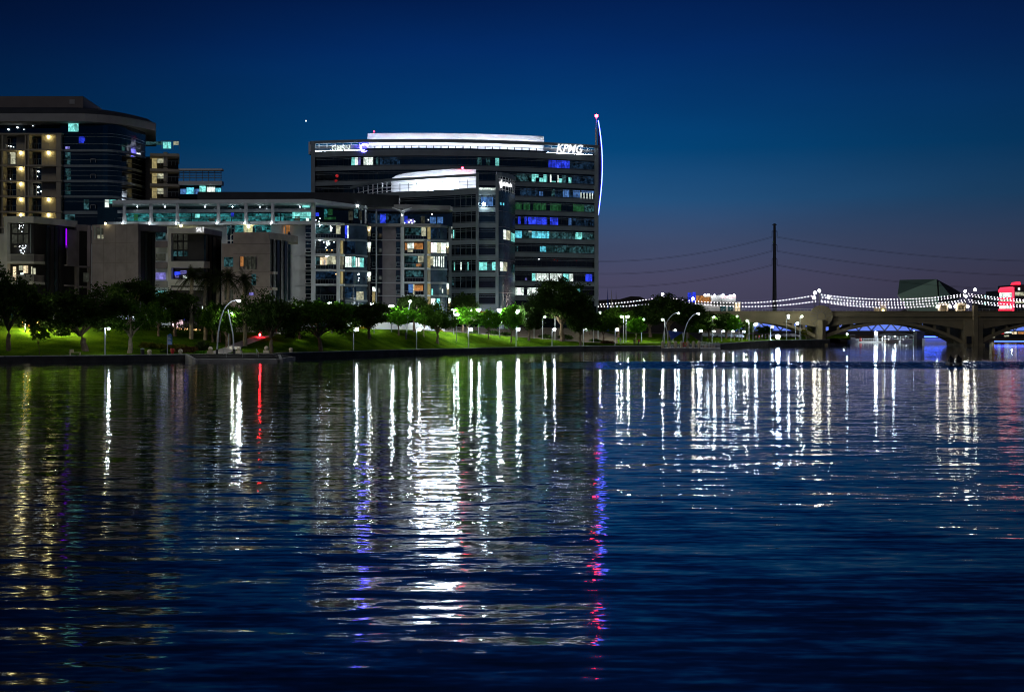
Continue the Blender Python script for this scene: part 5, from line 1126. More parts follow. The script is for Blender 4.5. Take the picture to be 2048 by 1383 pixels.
# power pole and lines
t = thing('power_pole', 'tall dark steel power pole behind the bridge', 'power pole', (X(1549, 600), 600, 1))
mb = MB(); mb.tube([(X(1549, 600), 600, 1), P(1549, 447, 600)], [1.1, .5], 10); mb.build('pole', 'dark', t)
for y in (449, 462, 489.5, 517): mb = MB(); mb.tube([P(1544.5, y+.5, 600), P(1549, y, 600), P(1553.5, y+.5, 600)], .16, 5); mb.build('cross_arm', 'dark', t)
for y in (475, 503, 531):
    for sx in (-5, 5): mb = MB(); mb.tube([P(1549+sx, y-13, 600), P(1549+sx, y, 600)], .11, 5); mb.build('insulator', 'dark', t)
for k, (y, ya, yb) in enumerate(((475, 523, 523), (503, 548, 552), (531, 574, 581))):
    nm = ('upper', 'middle', 'lower')[k]
    for sgn, yy in ((-1, ya), (1, yb)):
        a = P(1549+5*sgn, y, 600); e = P(1180, yy, 640) if sgn < 0 else P(2075, yy, 660); mb = MB(); pts = []
        for i in range(21):
            u = i/20; p = a.lerp(e, u); p.z -= (3.0 if sgn < 0 else 2.2)*4*u*(1-u); pts.append(p)
        mb.tube(pts, .045, 4); mb.tube([p + Vector((0, .6, .5)) for p in pts], .035, 4)
        mb.top('power_line', 'dark', f"{nm} twin power line running {'towards the office tower' if sgn < 0 else 'over the green pyramid'} from the pole", 'power line', 'power lines')
mb = MB(); mb.sphere(P(612, 242, 3000), 1.6, 8, 6); mb.top('star', 'L_star', 'single bright star in the sky left of the tall office tower', 'star')

# ======== marina under the arch ========
def docks():
    t = thing('boat_dock', 'pale floating dock under the middle arch', 'dock', (X(1765, 575), 575, 0))
    mb = MB(); mb.box(X(1700, 575), X(1832, 575), 572, 580, -.2, .45); mb.build('deck', 'coping', t)
    mb = MB()
    for i in range(24): x = X(1704, 574) + i*1.05; mb.box(x, x+.06, 572.5, 572.56, .45, 1.5)
    mb.box(X(1704, 574), X(1825, 574), 572.48, 572.58, 1.45, 1.52); mb.build('railing', 'white', t)
docks()
t = thing('boathouse', 'open boathouse with dark hipped roof and white posts on the dock', 'boathouse', (X(1791, 577), 577, .45))
x0, x1 = X(1761, 577), X(1823, 577); zr0 = Z(671.5, 577); zr1 = Z(664.5, 577)
mb = MB(); mb.add([(x0-1.2, 573.5, zr0), (x1+1.2, 573.5, zr0), (x1+1.2, 583, zr0), (x0-1.2, 583, zr0), (x0+3, 578, zr1), (x1-3, 578, zr1)], [(0, 1, 5, 4), (1, 2, 5), (2, 3, 4, 5), (3, 0, 4), (3, 2, 1, 0)]); mb.build('roof', 'roofdark', t)
for i in range(5):
    x = x0 + (x1-x0)*i/4
    for y in (574.2, 582): mb = MB(); mb.box(x-.15, x+.15, y-.15, y+.15, .45, zr0); mb.build('post', 'white', t)
mb = MB(); mb.box(x0, x1, 573.95, 574.02, 2.2, 2.35); mb.box(x0, x1, 573.95, 574.02, 1.3, 1.45); mb.build('railing', 'white', t)
for px in (1770, 1791, 1812): mb = MB(); mb.sphere((X(px, 577), 577.5, zr0-.15), .25, 6, 4); mb.build('ceiling_lamp', 'L_cool', t)
def motor_boat(px, d, L_, H_, hull, label, name='motor_boat'):
    c = Vector((X(px, d), d, 0)); t = thing(name, label, 'boat', c, 'boats at the marina')
    mb = MB(); secs = []
    for i in range(8):
        u = i/7; w_ = 1.1*math.sin(math.pi*min(1, .35+u*.62)); zk_ = -.25 + .2*max(0, u-.6); zt0 = H_*.45 + .25*u*u; x = c.x - L_/2 + L_*u
        secs.append([(x, c.y-w_, zt0), (x, c.y-w_*.7, zk_+.1), (x, c.y, zk_), (x, c.y+w_*.7, zk_+.1), (x, c.y+w_, zt0)])
    for s_ in secs: mb.v += [Vector(v) for v in s_]
    for i in range(7):
        for k in range(4): mb.f.append((i*5+k, i*5+k+1, i*5+5+k+1, i*5+5+k)); mb.mi.append(0)
        mb.f.append((i*5+4, i*5, i*5+5, i*5+9)); mb.mi.append(0)
    mb.f.append((0, 1, 2, 3, 4)); mb.mi.append(0); mb.build('hull', hull, t)
    mb = MB(); mb.prism([(c.x-L_*.22, c.y-.8), (c.x+L_*.16, c.y-.7), (c.x+L_*.16, c.y+.7), (c.x-L_*.22, c.y+.8)], H_*.5, H_*.85); mb.build('cabin', 'white', t)
    mb = MB(); mb.box(c.x-L_*.25, c.x+L_*.14, c.y-.95, c.y+.95, H_*1.25, H_*1.32)
    mb.build('roof', 'white', t)
    mb = MB()
    for sx in (-.24, .13):
        for sy_ in (-.85, .85): mb.tube([(c.x+L_*sx, c.y+sy_, H_*.45), (c.x+L_*sx, c.y+sy_, H_*1.26)], .04, 5)
    mb.build('roof_posts', 'steel', t)
    return t
motor_boat(1706, 568, 4.5, 2.4, 'white', 'white cabin boat moored at the left end of the dock')
motor_boat(1783, 566, 5.2, 2.0, 'ball', 'cream and pink motor boat in front of the boathouse')
motor_boat(1812, 567, 5.0, 1.9, 'white', 'white motor boat at the right end of the boathouse')
t = thing('mast_lamp', 'very bright lamp on a four legged white frame beside the boathouse', 'lamp', (X(1752, 570), 570, .45))
for sx in (-.9, -.3, .3, .9):
    mb = MB(); mb.tube([(X(1752, 570)+sx, 570, .45), (X(1752, 570)+sx*.6, 570, Z(662, 570))], .11, 5); mb.build('leg', 'white', t)
mb = MB(); mb.sphere(P(1751, 659, 569.7), .6, 10, 6); mb.build('lamp_head', 'L_white', t)
mb = MB(); mb.sphere(P(1829, 680.5, 570), .62, 10, 8); mb.top('buoy', surf('green_buoy', (.02, .45, .3), .5), 'round green buoy at the right end of the boathouse', 'buoy')
mb = MB(); mb.lathe((X(1721.5, 570), 570.6, .45), [(.5, 0), (.6, .5), (.3, 1.1)], 10); mb.sphere((X(1721.5, 570), 570.6, 1.7), .35, 8, 6); mb.top('red_kiosk', ['redp'], 'red domed buoy lantern standing on the dock', 'buoy lantern')
for px, py, lb in ((1828, 661, 'lamp at the right end of the marina under the arch'), (1694, 668, 'small lamp left of the white cabin boat')):
    b = Vector((X(px, 578), 578, .45)); t = thing('dock_lamp', lb, 'lamp', b)
    mb = MB(); mb.tube([b, P(px, py, 578)], .08, 5); mb.build('post', 'steel', t); mb = MB(); mb.sphere(P(px, py, 578), .3, 8, 5); mb.build('lamp_head', 'L_cool', t)
# ---------------------------------------------------------------- lamps
def post_lamp(loc, label, H=4.6, side=1, group='post lamps along the lake wall', name='promenade_lamp', r=.2, mat='L_white', shield=True):
    loc = Vector(loc); t = thing(name, label, 'street lamp', loc, group)
    mb = MB(); mb.tube([loc, loc+Vector((0, 0, .25)), loc+Vector((0, 0, H))], [.16, .11, .085], 8); mb.build('post', 'steel', t)
    mb = MB(); mb.tube([loc+Vector((0, 0, H-.06)), loc+Vector((.75*side, 0, H+.05))], .05, 6); mb.lathe(loc+Vector((.62*side, 0, H-.1)), [(.36, 0), (.3, .1), (.08, .2)], 10); mb.box(loc.x+.62*side-.34, loc.x+.62*side+.34, loc.y+.24, loc.y+.28, loc.z+H-.75, loc.z+H+.02) if shield else None
    if shield:  # invented plates, added to keep the lamp's light off the lawn
        for sx in (-.36, .32): mb.box(loc.x+.62*side+sx, loc.x+.62*side+sx+.04, loc.y-.02, loc.y+.28, loc.z+H-.75, loc.z+H+.02)
    mb.build('arm', 'steel', t)
    mb = MB(); mb.sphere(loc+Vector((.62*side, -.02, H-.2)), r, 6, 4, .85); mb.build('lamp_head', mat, t)
    return t
Lp = [(210, 'post lamp at the wall beside the forked pale tree, nearest the left edge'), (707, 'post lamp at the wall right of the boat steps, before the low spreading tree'), (833, 'post lamp on the dark wall below the white letters on the slope'),
      (937, 'post lamp at the wall in front of the lit green tree and office block'), (1032, 'post lamp at the wall below the curved glass end of the office block'), (1104, 'dimmer post lamp at the wall below the tall black tree, left one'),
      (1167, 'post lamp at the wall below the tall black tree, right one'), (1230, 'post lamp at the wall between the tall office tower and the bright green tree')]
p0 = None
for px, lb in Lp:
    loc = S_(px, 1.6)
    if px == 210: post_lamp(loc, lb, shield=False)
    elif p0 is None: p0 = post_lamp(loc, lb)
    else: dup(p0, loc, lb)
for px, d, py, lb in ((1424, 415, 661, 'post lamp on the lawn just right of the gangway boat'), (1443, 425, 661, 'post lamp by the parked cars, second right of the gangway boat'), (1462, 430, 661, 'post lamp by the parked cars, third right of the gangway boat'), (1484, 432, 662, 'post lamp by the parked cars, left of the black quay'), (1506, 440, 648, 'tall post lamp at the left end of the black quay'),
                      (1346, 402, 659, 'post lamp behind the dock by the blue shade sail'), (1398, 408, 660, 'post lamp behind the gangway boat by the dark shade sail'), (1573, 452, 630, 'thin tall lamp in front of the left bridge span'), (1591, 450, 645, 'post lamp with wide head under the left bridge span'), (1541, 446, 652, 'post lamp on the black quay left of the floodlight')):
    b = G(px, d); h = Z(py, d) - b.z
    dup(p0, b, lb, sc=(1, 1, h/4.5))
# tall arm lamps along the upper path
pu = None
for px, d, py, side, lb in ((138, 263, 594, -1, 'arm lamp above the dark trees, leftmost one below the purple wall'), (190, 266, 597, 1, 'arm lamp above the dark trees in front of the blank townhouse wall'),
        (457, 262, 624, 1, 'short arm lamp crossing the tall bow lamp by the steps'), (598, 284, 611, -1, 'arm lamp among dark trees below the finned townhouse side'), (664, 296, 604, -1, 'arm lamp in trees below the white balcony end'),
        (748, 306, 605, -1, 'arm lamp in trees below the stacked wall lanterns'), (937, 346, 618, 1, 'arm lamp right of the twin cone lamps'), (1068, 372, 627, 1, 'arm lamp left of the tall black tree'), (1085, 374, 632, 1, 'low arm lamp at the left foot of the tall black tree'),
        (1110, 376, 623, 1, 'bright lamp shining through the tall black tree'), (1187, 388, 632, 1, 'lamp at the right foot of the office tower, lower one'), (1196, 392, 623, 1, 'lamp at the right foot of the office tower, upper one'),
        (1247, 396, 631, -1, 'left lamp of the pair above the bright green tree'), (1252, 397, 631, 1, 'right lamp of the pair above the bright green tree'), (1283, 400, 637, 1, 'lamp above the right side of the bright green tree'), (1329, 398, 637, -1, 'lamp touching the left bow lamp of the dock'),
        (1424, 432, 632, 1, 'lamp in the dark trees before the tan bridge span'), (1478, 440, 631, -1, 'tapered lamp at the left end of the tan bridge span'), (1498, 444, 640, -1, 'second tapered lamp at the left end of the tan bridge span'), (1600, 452, 631, 1, 'lamp before the tan bridge span left of the sun emblem')):
    b = G(px, d); h = Z(py, d)-b.z; s = side
    if pu is None: pu = post_lamp(b, lb, 6.0, 1, 'tall arm lamps in the park', 'park_lamp', .2, 'L_park', False); H0 = 6.0; pu.scale = (s, 1, h/6.0)
    else: dup(pu, b, lb, sc=(s, 1, h/6.0))
for px, d, py, lb in ((10, 274, 574, 'warm street lamp shining through the big tree at the left edge'), (50, 250, 634, 'warm street lamp left of the sapling on the lit lawn'), (118, 251, 630, 'warm street lamp half hidden behind the big spreading tree')):
    b = G(px, d); post_lamp(b, lb, Z(py, d)-b.z, 1, 'warm street lamps', 'street_lamp', .3, 'L_street', False)
dup(pu, G(108, 259), 'park lamp glinting through the leaves below the purple lit townhouse', sc=(1, 1, (Z(617, 259)-G(108, 259).z)/6.0))
# cone lamps on the terrace
pc = None
for px, d, py, lb in ((783, 314, 614, 'cone lamp on the terrace left of the second lit tree'), (907.5, 336, 622, 'upper cone lamp between two lit trees below the office block'), (913, 330, 631, 'lower cone lamp between two lit trees below the office block'), (957, 350, 621, 'cone lamp before the pink shop front'), (999, 354, 622, 'cone lamp right of the pink shop front'), (1034, 358, 624, 'cone lamp below the curved glass end')):
    b = G(px, d); h = Z(py, d)-b.z
    if pc is None:
        pc = thing('terrace_lamp', lb, 'street lamp', b, 'cone lamps on the terrace')
        mb = MB(); mb.tube([b, b+Vector((0, 0, 5.0))], [.1, .06], 8); mb.build('post', 'steel', pc)
        mb = MB(); mb.lathe(b+Vector((0, 0, 4.9)), [(.1, 0), (.5, .5), (.52, .62), (.1, .66)], 12); mb.build('lamp_head', 'L_cone', pc)
        mb = MB(); mb.lathe(b+Vector((0, 0, 5.57)), [(.6, 0), (.55, .1), (.1, .2)], 12); mb.build('cap', 'steel', pc); pc.scale = (1, 1, h/5.2)
    else: dup(pc, b, lb, sc=(1, 1, h/5.2))
# tall bowed lamps
def bow(px0, d, pts, label, head=True, mat='L_white'):
    pp = [P(x, y, d) for x, y in pts]; pp[0] = Vector((pp[0].x, d, ground(pp[0].x, d) if d > shore(px0) else .45)); t = thing('bow_lamp', label, 'street lamp', pp[0], 'tall bowed lamps')
    fine = []
    for i in range(len(pp)-1):
        a = pp[max(0, i-1)]; b = pp[i]; c = pp[i+1]; e = pp[min(len(pp)-1, i+2)]
        for k in range(4):
            u = k/4; fine.append(.5*((2*b)+(c-a)*u+(2*a-5*b+4*c-e)*u*u+(3*b-a-3*c+e)*u**3))
    fine.append(pp[-1]); n = len(fine)
    mb = MB(); mb.tube(fine, [.14 - .075*i/(n-1) for i in range(n)], 8); mb.build('post', 'steel', t)
    mb = MB(); mb.tube([fine[0], fine[0]+Vector((0, 0, 1.5))], .22, 8); mb.build('sleeve', 'black', t)
    if head:
        e = fine[-1]; mb = MB(); mb.lathe(e+Vector((0, 0, -.02)), [(.35, 0), (.3, .12), (.06, .2)], 10); mb.build('hood', 'steel', t)
        mb = MB(); mb.sphere(e+Vector((0, -.02, -.14)), .3, 10, 6, .7); mb.build('lamp_head', mat, t)
    return t
bow(434, 247, [(434, 703), (436, 672), (441, 640), (449, 617), (459, 605), (470, 600), (478, 600)], 'tallest bowed lamp curving over the boat steps')
bow(468, 248, [(468, 699), (466, 670), (460, 640), (456.5, 622), (456, 618)], 'slender counter-bowed mast leaning against the bowed lamp at the steps', False)
bow(1325, 373, [(1325, 690), (1327, 668), (1333, 645), (1343, 631), (1351, 626), (1357, 625)], 'bowed lamp left of the dock bollards', True, 'L_cool')
bow(1336, 374, [(1336, 690), (1335, 670), (1331, 648), (1328, 636)], 'counter-bowed mast crossing the left dock bow lamp', False)
bow(1366, 374, [(1366, 690), (1368, 668), (1375, 645), (1385, 631), (1392, 627), (1397, 626)], 'bowed lamp rising from the middle of the dock bollards')
bow(822, 312, [(812, 640), (817, 624), (820, 606), (820.5, 601)], 'short curved lamp in front of the second apartment wing', True)
# floodlight on the quay
c = P(1556, 673, 446); b = G(1556, 446.5); t = thing('flood_lamp', 'dazzling floodlight on the black quay left of the first pier', 'floodlight', (c.x, 446.5, b.z))
mb = MB(); mb.tube([(c.x, 446.5, b.z), (c.x, 446.5, c.z-.3)], .12, 6); mb.build('post', 'black', t)
mb = MB(); mb.sphere(c, .6, 12, 8); mb.build('lamp_head', 'L_bigflood', t)
mb = MB(); mb.box(c.x-.7, c.x+.7, 446.75, 447.2, c.z-.6, c.z+.65); mb.build('housing', 'black', t)

# ---------------------------------------------------------------- trees
def rnd_unit(r):
    while True:
        v = Vector((r.uniform(-1, 1), r.uniform(-1, 1), r.uniform(-1, 1)))
        if .05 < v.length < 1: return v.normalized()
def tree_proto(seed, H, W, base, limbs, trunk_r, leaf_mat, bark='bark', n_cl=70, per=46, lean=.0, lsz=.3, open_=.25):
    r = random.Random(seed); mb = MB(); tips = []
    fork = base*r.uniform(.75, .95); p = [Vector((0, 0, -.4))]; k = 4
    for i in range(1, k+1): p.append(Vector((lean*i/k + r.uniform(-.12, .12), r.uniform(-.1, .1), fork*i/k)))
    mb.tube(p, [trunk_r*(1.25-.55*i/k) for i in range(k+1)], 8); top = p[-1]
    for i in range(limbs):
        a = 2*math.pi*(i+r.uniform(-.3, .3))/limbs; rad = W*.5*r.uniform(.45, .8); z = base + (H-base)*r.uniform(.25, .8)
        e = Vector((lean+rad*math.cos(a), rad*math.sin(a), z)); m_ = top.lerp(e, .5) + Vector((r.uniform(-.3, .3), r.uniform(-.3, .3), r.uniform(-.1, .5)))
        q = top.lerp(m_, .5) + Vector((0, 0, .12))
        mb.tube([top - Vector((0, 0, .1)), q, m_, m_.lerp(e, .6)+Vector((0, 0, .15)), e], [trunk_r*.62, trunk_r*.5, trunk_r*.36, trunk_r*.2, .03], 6); tips.append(e); tips.append(m_.lerp(e, .5))
        for b in range(3):
            e2 = e + rnd_unit(r)*W*.17; mb.tube([m_.lerp(e, .4+.2*b), m_.lerp(e2, .7), e2], [trunk_r*.22, trunk_r*.13, .02], 5); tips.append(e2)
    tm = mb.mesh('trunk', bark)
    cl = MB(); cz = base + (H-base)*.52
    for c in range(n_cl):
        if r.random() < .45 and tips: cen = tips[r.randrange(len(tips))] + rnd_unit(r)*W*.06
        else:
            v = rnd_unit(r); v.z = v.z*.95 + .05; k_ = r.uniform(.5, 1.0)**.6
            rx = W*.5*(1+.22*math.sin(3*math.atan2(v.y, v.x)+seed)+.14*math.sin(5*v.z+seed*2)); cen = Vector((lean+v.x*rx*k_*.92, v.y*W*.46*k_, cz + v.z*(H-base)*.47*k_))
        if r.random() < .12+open_*.4: continue
        sg = W*r.uniform(.035, .075); nn = int(1.9*per*r.uniform(.5, 1.4))
        for q in range(nn):
            o = Vector((r.gauss(0, sg), r.gauss(0, sg), r.gauss(0, sg*.72))); pc_ = cen + o
            if pc_.z < base*.72: continue
            u = rnd_unit(r); w_ = u.cross(rnd_unit(r)).normalized(); l = 1.5*lsz*r.uniform(.5, 1.15); h = l*.6
            cl.add([pc_-u*l*.5, pc_+w_*h*.5, pc_+u*l*.5, pc_-w_*h*.5], [(0, 1, 2, 3)])
    for c in range(n_cl//3):      # loose sprays that break the outline
        v = rnd_unit(r); v.z = abs(v.z)*.8 - .1; d0 = Vector((lean+v.x*W*.47, v.y*W*.47, cz+v.z*(H-base)*.47)); dr = (Vector((v.x, v.y, v.z*.5)) + rnd_unit(r)*.6).normalized()
        for q in range(22):
            pc_ = d0 + dr*W*.11*q/22 + rnd_unit(r)*W*.022*(1-q/30)
            if pc_.z < base*.8: continue
            u = rnd_unit(r); w_ = u.cross(rnd_unit(r)).normalized(); l = lsz*r.uniform(.5, 1.1)
            cl.add([pc_-u*l*.5, pc_+w_*l*.28, pc_+u*l*.5, pc_-w_*l*.28], [(0, 1, 2, 3)])
    return tm, cl.mesh('crown', leaf_mat), H, W
def palm_proto(seed, H):
    r = random.Random(seed); mb = MB(); pts = [Vector((.1*math.sin(i), .05*i*.3, -.3 + (H+.3)*i/8)) for i in range(9)]; mb.tube(pts, [.32-.012*i for i in range(9)], 8)
    tm = mb.mesh('trunk', 'palebark'); top = pts[-1]; cl = MB()
    for f in range(44):
        a = r.uniform(0, 6.283); el = r.uniform(-.55, 1.3); Ln = r.uniform(1.7, 2.5); d_ = Vector((math.cos(a)*math.cos(el), math.sin(a)*math.cos(el), math.sin(el))); side = Vector((-math.sin(a), math.cos(a), 0)); prev = top; ps = [top]
        for s_ in range(1, 9): u = s_/8; ps.append(top + d_*Ln*u + Vector((0, 0, -1.15*u*u*(.6+.4*math.cos(el)))))
        for s_ in range(8):
            a0, a1 = ps[s_], ps[s_+1]; wl = .55*(1-.7*abs(s_/8-.35)); 
            for sd in (-1, 1):
                for q in range(2):
                    b0 = a0.lerp(a1, q*.5); b1 = a0.lerp(a1, q*.5+.3); tip = b1 + side*sd*wl + (a1-a0)*.8 + Vector((0, 0, -.18)); cl.add([b0, b1, tip], [(0, 1, 2)])
        cl.tube([ps[0], ps[4], ps[8]], [.03, .02, .008], 3, False)
    return tm, cl.mesh('crown', 'palm'), H+1.2, 4.2
PR = {}
PR['spread'] = tree_proto(3, 7.0, 9.5, 2.6, 6, .30, 'leafd', 'bark', 120, 52, .5)
PR['spread2'] = tree_proto(5, 6.5, 9.0, 2.4, 7, .26, 'leafm', 'bark', 105, 46, -.4, .28, .5)
PR['pale'] = tree_proto(8, 6.6, 8.0, 2.7, 5, .28, 'leafm', 'palebark', 80, 40, .3, .28, .6)
PR['round'] = tree_proto(11, 8.0, 7.0, 2.3, 6, .24, 'leafd', 'bark', 125, 52, 0, .3)
PR['round2'] = tree_proto(13, 7.0, 6.5, 2.2, 6, .2, 'leafm', 'bark', 105, 48, .2, .28)
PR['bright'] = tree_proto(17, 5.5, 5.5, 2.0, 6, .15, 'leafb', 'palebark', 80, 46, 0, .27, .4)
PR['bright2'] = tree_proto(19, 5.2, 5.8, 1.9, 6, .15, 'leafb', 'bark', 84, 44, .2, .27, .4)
PR['tall'] = tree_proto(23, 14.0, 11.0, 4.0, 8, .42, 'leafd', 'bark', 190, 60, 0, .36)
PR['small'] = tree_proto(29, 3.2, 3.2, 1.4, 5, .06, 'leafm', 'bark', 34, 34, 0, .2)
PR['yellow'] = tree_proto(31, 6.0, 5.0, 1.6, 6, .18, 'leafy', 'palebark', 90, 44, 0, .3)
PR['palm'] = palm_proto(37, 8.5); PR['palm2'] = palm_proto(41, 8.0)
def tree(kind, px, d, top, wpx, label, rot=None, cat='tree', group='park trees', name='tree'):
    tm, cm, H, W = PR[kind]; b = G(px, d); h = Z(top, d)-b.z; wd = wpx*d/FOC
    if px > 1660: b.z = .9
    t = thing(name, label, cat, b, group); t.rotation_euler = (0, 0, R.uniform(0, 6.28) if rot is None else rot); t.scale = (wd/W, wd/W, h/H)
    for n_, m_ in (('trunk', tm), ('crown', cm)): o = bpy.data.objects.new(n_, m_); COL.objects.link(o); o.parent = t
    return t
T_ = [('spread', 17, 236, 556, 135, 'large tree with yellowish lit edge at the left photo edge'), ('small', 78, 234, 652, 36, 'small sapling on the lit lawn left of the bench'), ('spread', 172, 241, 592, 185, 'big dark spreading tree with curved trunk beside the bench', 3.3),
 ('pale', 258, 243, 606, 120, 'tree with pale forked trunk lit by the nearest post lamp', 0.2), ('round', 262, 266, 560, 110, 'dark tree against the blank taupe townhouse wall'), ('round', 95, 268, 588, 130, 'dark tree below the purple lit townhouse'), ('round', 350, 266, 582, 92, 'dark round tree below the SALT letters', 1.0),
 ('round2', 318, 263, 602, 70, 'dark tree left of the blue sign board'), ('round2', 425, 266, 604, 66, 'dark tree just left of the bowed lamp, below the palms'), ('round2', 452, 262, 608, 62, 'slim dark tree behind the bowed lamp'), ('bright', 488, 272, 612, 52, 'bright green tree right of the bowed lamp at the steps'),
 ('spread', 543, 262, 600, 118, 'dense dark tree over the walkers on the paved path', 2.0), ('round2', 600, 284, 598, 80, 'dark tree below the finned side of the taupe townhouse'), ('bright2', 632, 290, 604, 60, 'half lit tree below the white balcony end'), ('spread2', 642, 275, 612, 138, 'low wide tree with bare forking limbs right of the steps', 0.5),
 ('bright', 690, 298, 606, 56, 'yellow green lit tree behind the second post lamp'), ('round', 738, 300, 606, 92, 'black tree below the stacked wall lanterns'), ('round', 828, 322, 590, 70, 'dark tree below the second apartment wing'), ('bright2', 797, 313, 616, 66, 'lit green tree left of the short curved lamp'), ('bright', 848, 321, 612, 46, 'bright lit green tree edge below the warm lit wall strip'),
 ('round2', 876, 321, 606, 78, 'dark tree beside the white letters on the slope'), ('bright', 936, 340, 616, 64, 'broad lit green tree right of the twin cone lamps'), ('bright2', 976, 346, 622, 54, 'lit green tree in front of the pink shop front'), ('tall', 925, 352, 586, 56, 'tall dark tree against the office block columns'), ('bright2', 1022, 352, 612, 50, 'half lit tree below the curved glass end'), 
 ('round', 1058, 362, 610, 62, 'dark tree right of the curved glass end'), ('tall', 1124, 375, 556, 118, 'tall black tree hiding the lower right of the office tower'), ('round', 1160, 373, 606, 74, 'dark tree leaning on the right of the tall black tree'), ('round2', 1206, 385, 622, 62, 'dark tree at the right foot of the office tower'), ('bright', 1272, 392, 636, 40, 'vivid green tree alone on the lawn left of the dock'),
 ('round2', 1238, 410, 612, 66, 'dark tree behind the bright green tree, left one'), ('tall', 1300, 425, 606, 84, 'dark tree under the upper bulb string, left one'), ('tall', 1338, 428, 588, 92, 'tallest dark tree behind the dock, under the first globe lamp'), ('tall', 1376, 432, 606, 76, 'dark tree between the two dock bow lamps'), ('round', 1418, 436, 628, 64, 'dark tree right of the right dock bow lamp'), ('round2', 1392, 428, 645, 40, 'small lit tree below the right dock bow lamp'),
 ('round', 1452, 446, 626, 56, 'dark tree before the left end of the tan bridge span'), ('bright', 1468, 438, 632, 28, 'small pale lit tree before the tan bridge span'), ('round', 1494, 450, 642, 34, 'dark tree at the left end of the tan bridge span'), ('bright2', 1530, 476, 652, 34, 'green tree seen under the left bridge span'), ('yellow', 1612, 462, 654, 26, 'glowing yellow green tree left of the first pier')]
for a in T_: tree(a[0], a[1], a[2], a[3], a[4], a[5], a[6] if len(a) > 6 else None)
for k, (px, d, top, w_) in enumerate(((382, 266, 532, 62), (410, 267, 538, 56), (437, 267, 534, 60), (458, 266, 536, 56), (490, 267, 540, 58))):
    tree('palm' if k % 2 == 0 else 'palm2', px, d, top, w_, ('leftmost of five palms before the SALT townhouse', 'second of five palms, left of the taupe townhouse', 'middle of five palms before the taupe townhouse', 'fourth of five palms, below the orange lit window', 'rightmost of five palms, below the orange lit window')[k], cat='palm', group='palms', name='palm_tree')

# shrubs
def shrub_mesh(seed, n, mat, spiky=False):
    r = random.Random(seed); mb = MB()
    for i in range(n):
        if spiky:
            a = r.uniform(0, 6.28); el = r.uniform(.5, 1.5); d_ = Vector((math.cos(a)*math.cos(el), math.sin(a)*math.cos(el), math.sin(el))); s_ = Vector((-math.sin(a), math.cos(a), 0))*.035; b = Vector((r.uniform(-.25, .25), r.uniform(-.25, .25), 0)); L_ = r.uniform(.7, 1.15)
            mb.add([b-s_, b+s_, b+d_*L_*.6+s_*.7, b+d_*L_+Vector((0, 0, -.1)), b+d_*L_*.6-s_*.7], [(0, 1, 2, 3, 4)])
        else:
            v = rnd_unit(r); v.z = abs(v.z); c = Vector((v.x, v.y, v.z*.9))*r.uniform(.55, 1.0); u = rnd_unit(r); w_ = u.cross(rnd_unit(r)).normalized(); l = r.uniform(.1, .24)
            mb.add([c-u*l, c+w_*l*.5, c+u*l, c-w_*l*.5], [(0, 1, 2, 3)])
    return mb.mesh('shrub', mat)
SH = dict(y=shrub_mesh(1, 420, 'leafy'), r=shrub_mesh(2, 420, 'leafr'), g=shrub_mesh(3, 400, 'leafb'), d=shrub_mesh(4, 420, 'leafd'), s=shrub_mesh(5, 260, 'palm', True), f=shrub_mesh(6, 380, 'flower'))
def shrub(k, px, t_, sx, sz, label, group='shrubs on the bank'):
    b = S_(px, t_); o = bpy.data.objects.new('shrub', SH[k]); COL.objects.link(o); o.location = b - Vector((0, 0, .05)); o.scale = (sx, sx*.8, sz); o.rotation_euler = (0, 0, R.uniform(0, 6.28)); tag(o, label, 'shrub', group)
for a in (('y', 288, 13, 1.1, 1.0, 'yellow green shrub leftmost in the bed by the blue sign'), ('y', 303, 13, 1.2, .95, 'yellow green shrub in the bed, second from its left end'), ('y', 319, 12, 1.3, 1.0, 'yellow green shrub just left of the blue sign'), ('y', 337, 12, 1.2, 1.0, 'yellow green shrub behind the blue sign'), ('y', 352, 12, 1.3, 1.0, 'yellow green shrub just right of the blue sign'), ('y', 366, 12, 1.1, .9, 'yellow green shrub behind the reddish shrubs'),
          ('d', 330, 7, 1.0, .7, 'low dark shrub left of the red bin'), ('r', 360, 7, 1.0, 1.1, 'reddish shrub right of the red bin'), ('r', 374, 7.5, 1.2, 1.2, 'large reddish shrub behind the stone ball at the steps'), ('r', 388, 9, 1.0, 1.0, 'reddish shrub beside the grey spiky grass'), ('s', 404, 10, 1.9, 2.1, 'grey spiky grass clump left of the bowed lamp'), ('g', 398, 5.5, 1.0, .55, 'low vivid green plant left of the paved path'), ('g', 408, 5.8, 1.0, .5, 'low vivid green plant touching the paved path'),
          ('f', 705, 30, 1.3, .8, 'yellow flowering shrub left of two on the ridge'), ('f', 728, 30, 1.5, .8, 'yellow flowering shrub right of two on the ridge'), ('f', 878, 30, 1.3, .7, 'yellow flowering shrub right of the white letters'), ('d', 985, 32, 2.2, 1.2, 'dark shrub on the slope below the pink shop'), ('d', 1010, 32, 2.0, 1.1, 'dark shrub on the slope below the curved glass end'), ('d', 1190, 22, 2.0, 1.0, 'dark shrub on the slope at the foot of the office tower'), ('r', 1212, 12, 1.8, .9, 'reddish shrub near the wall left of the walker in white'), ('r', 1220, 12, 1.6, .8, 'reddish shrub near the wall, right one of two'),
          ('d', 945, 30, 1.8, 1.0, 'dark shrub on the slope behind the fourth post lamp'), ('d', 1090, 28, 2.2, 1.3, 'dark shrub under the tall black tree'), ('d', 1130, 28, 2.4, 1.3, 'dark shrub at the trunk of the tall black tree')): shrub(*a)
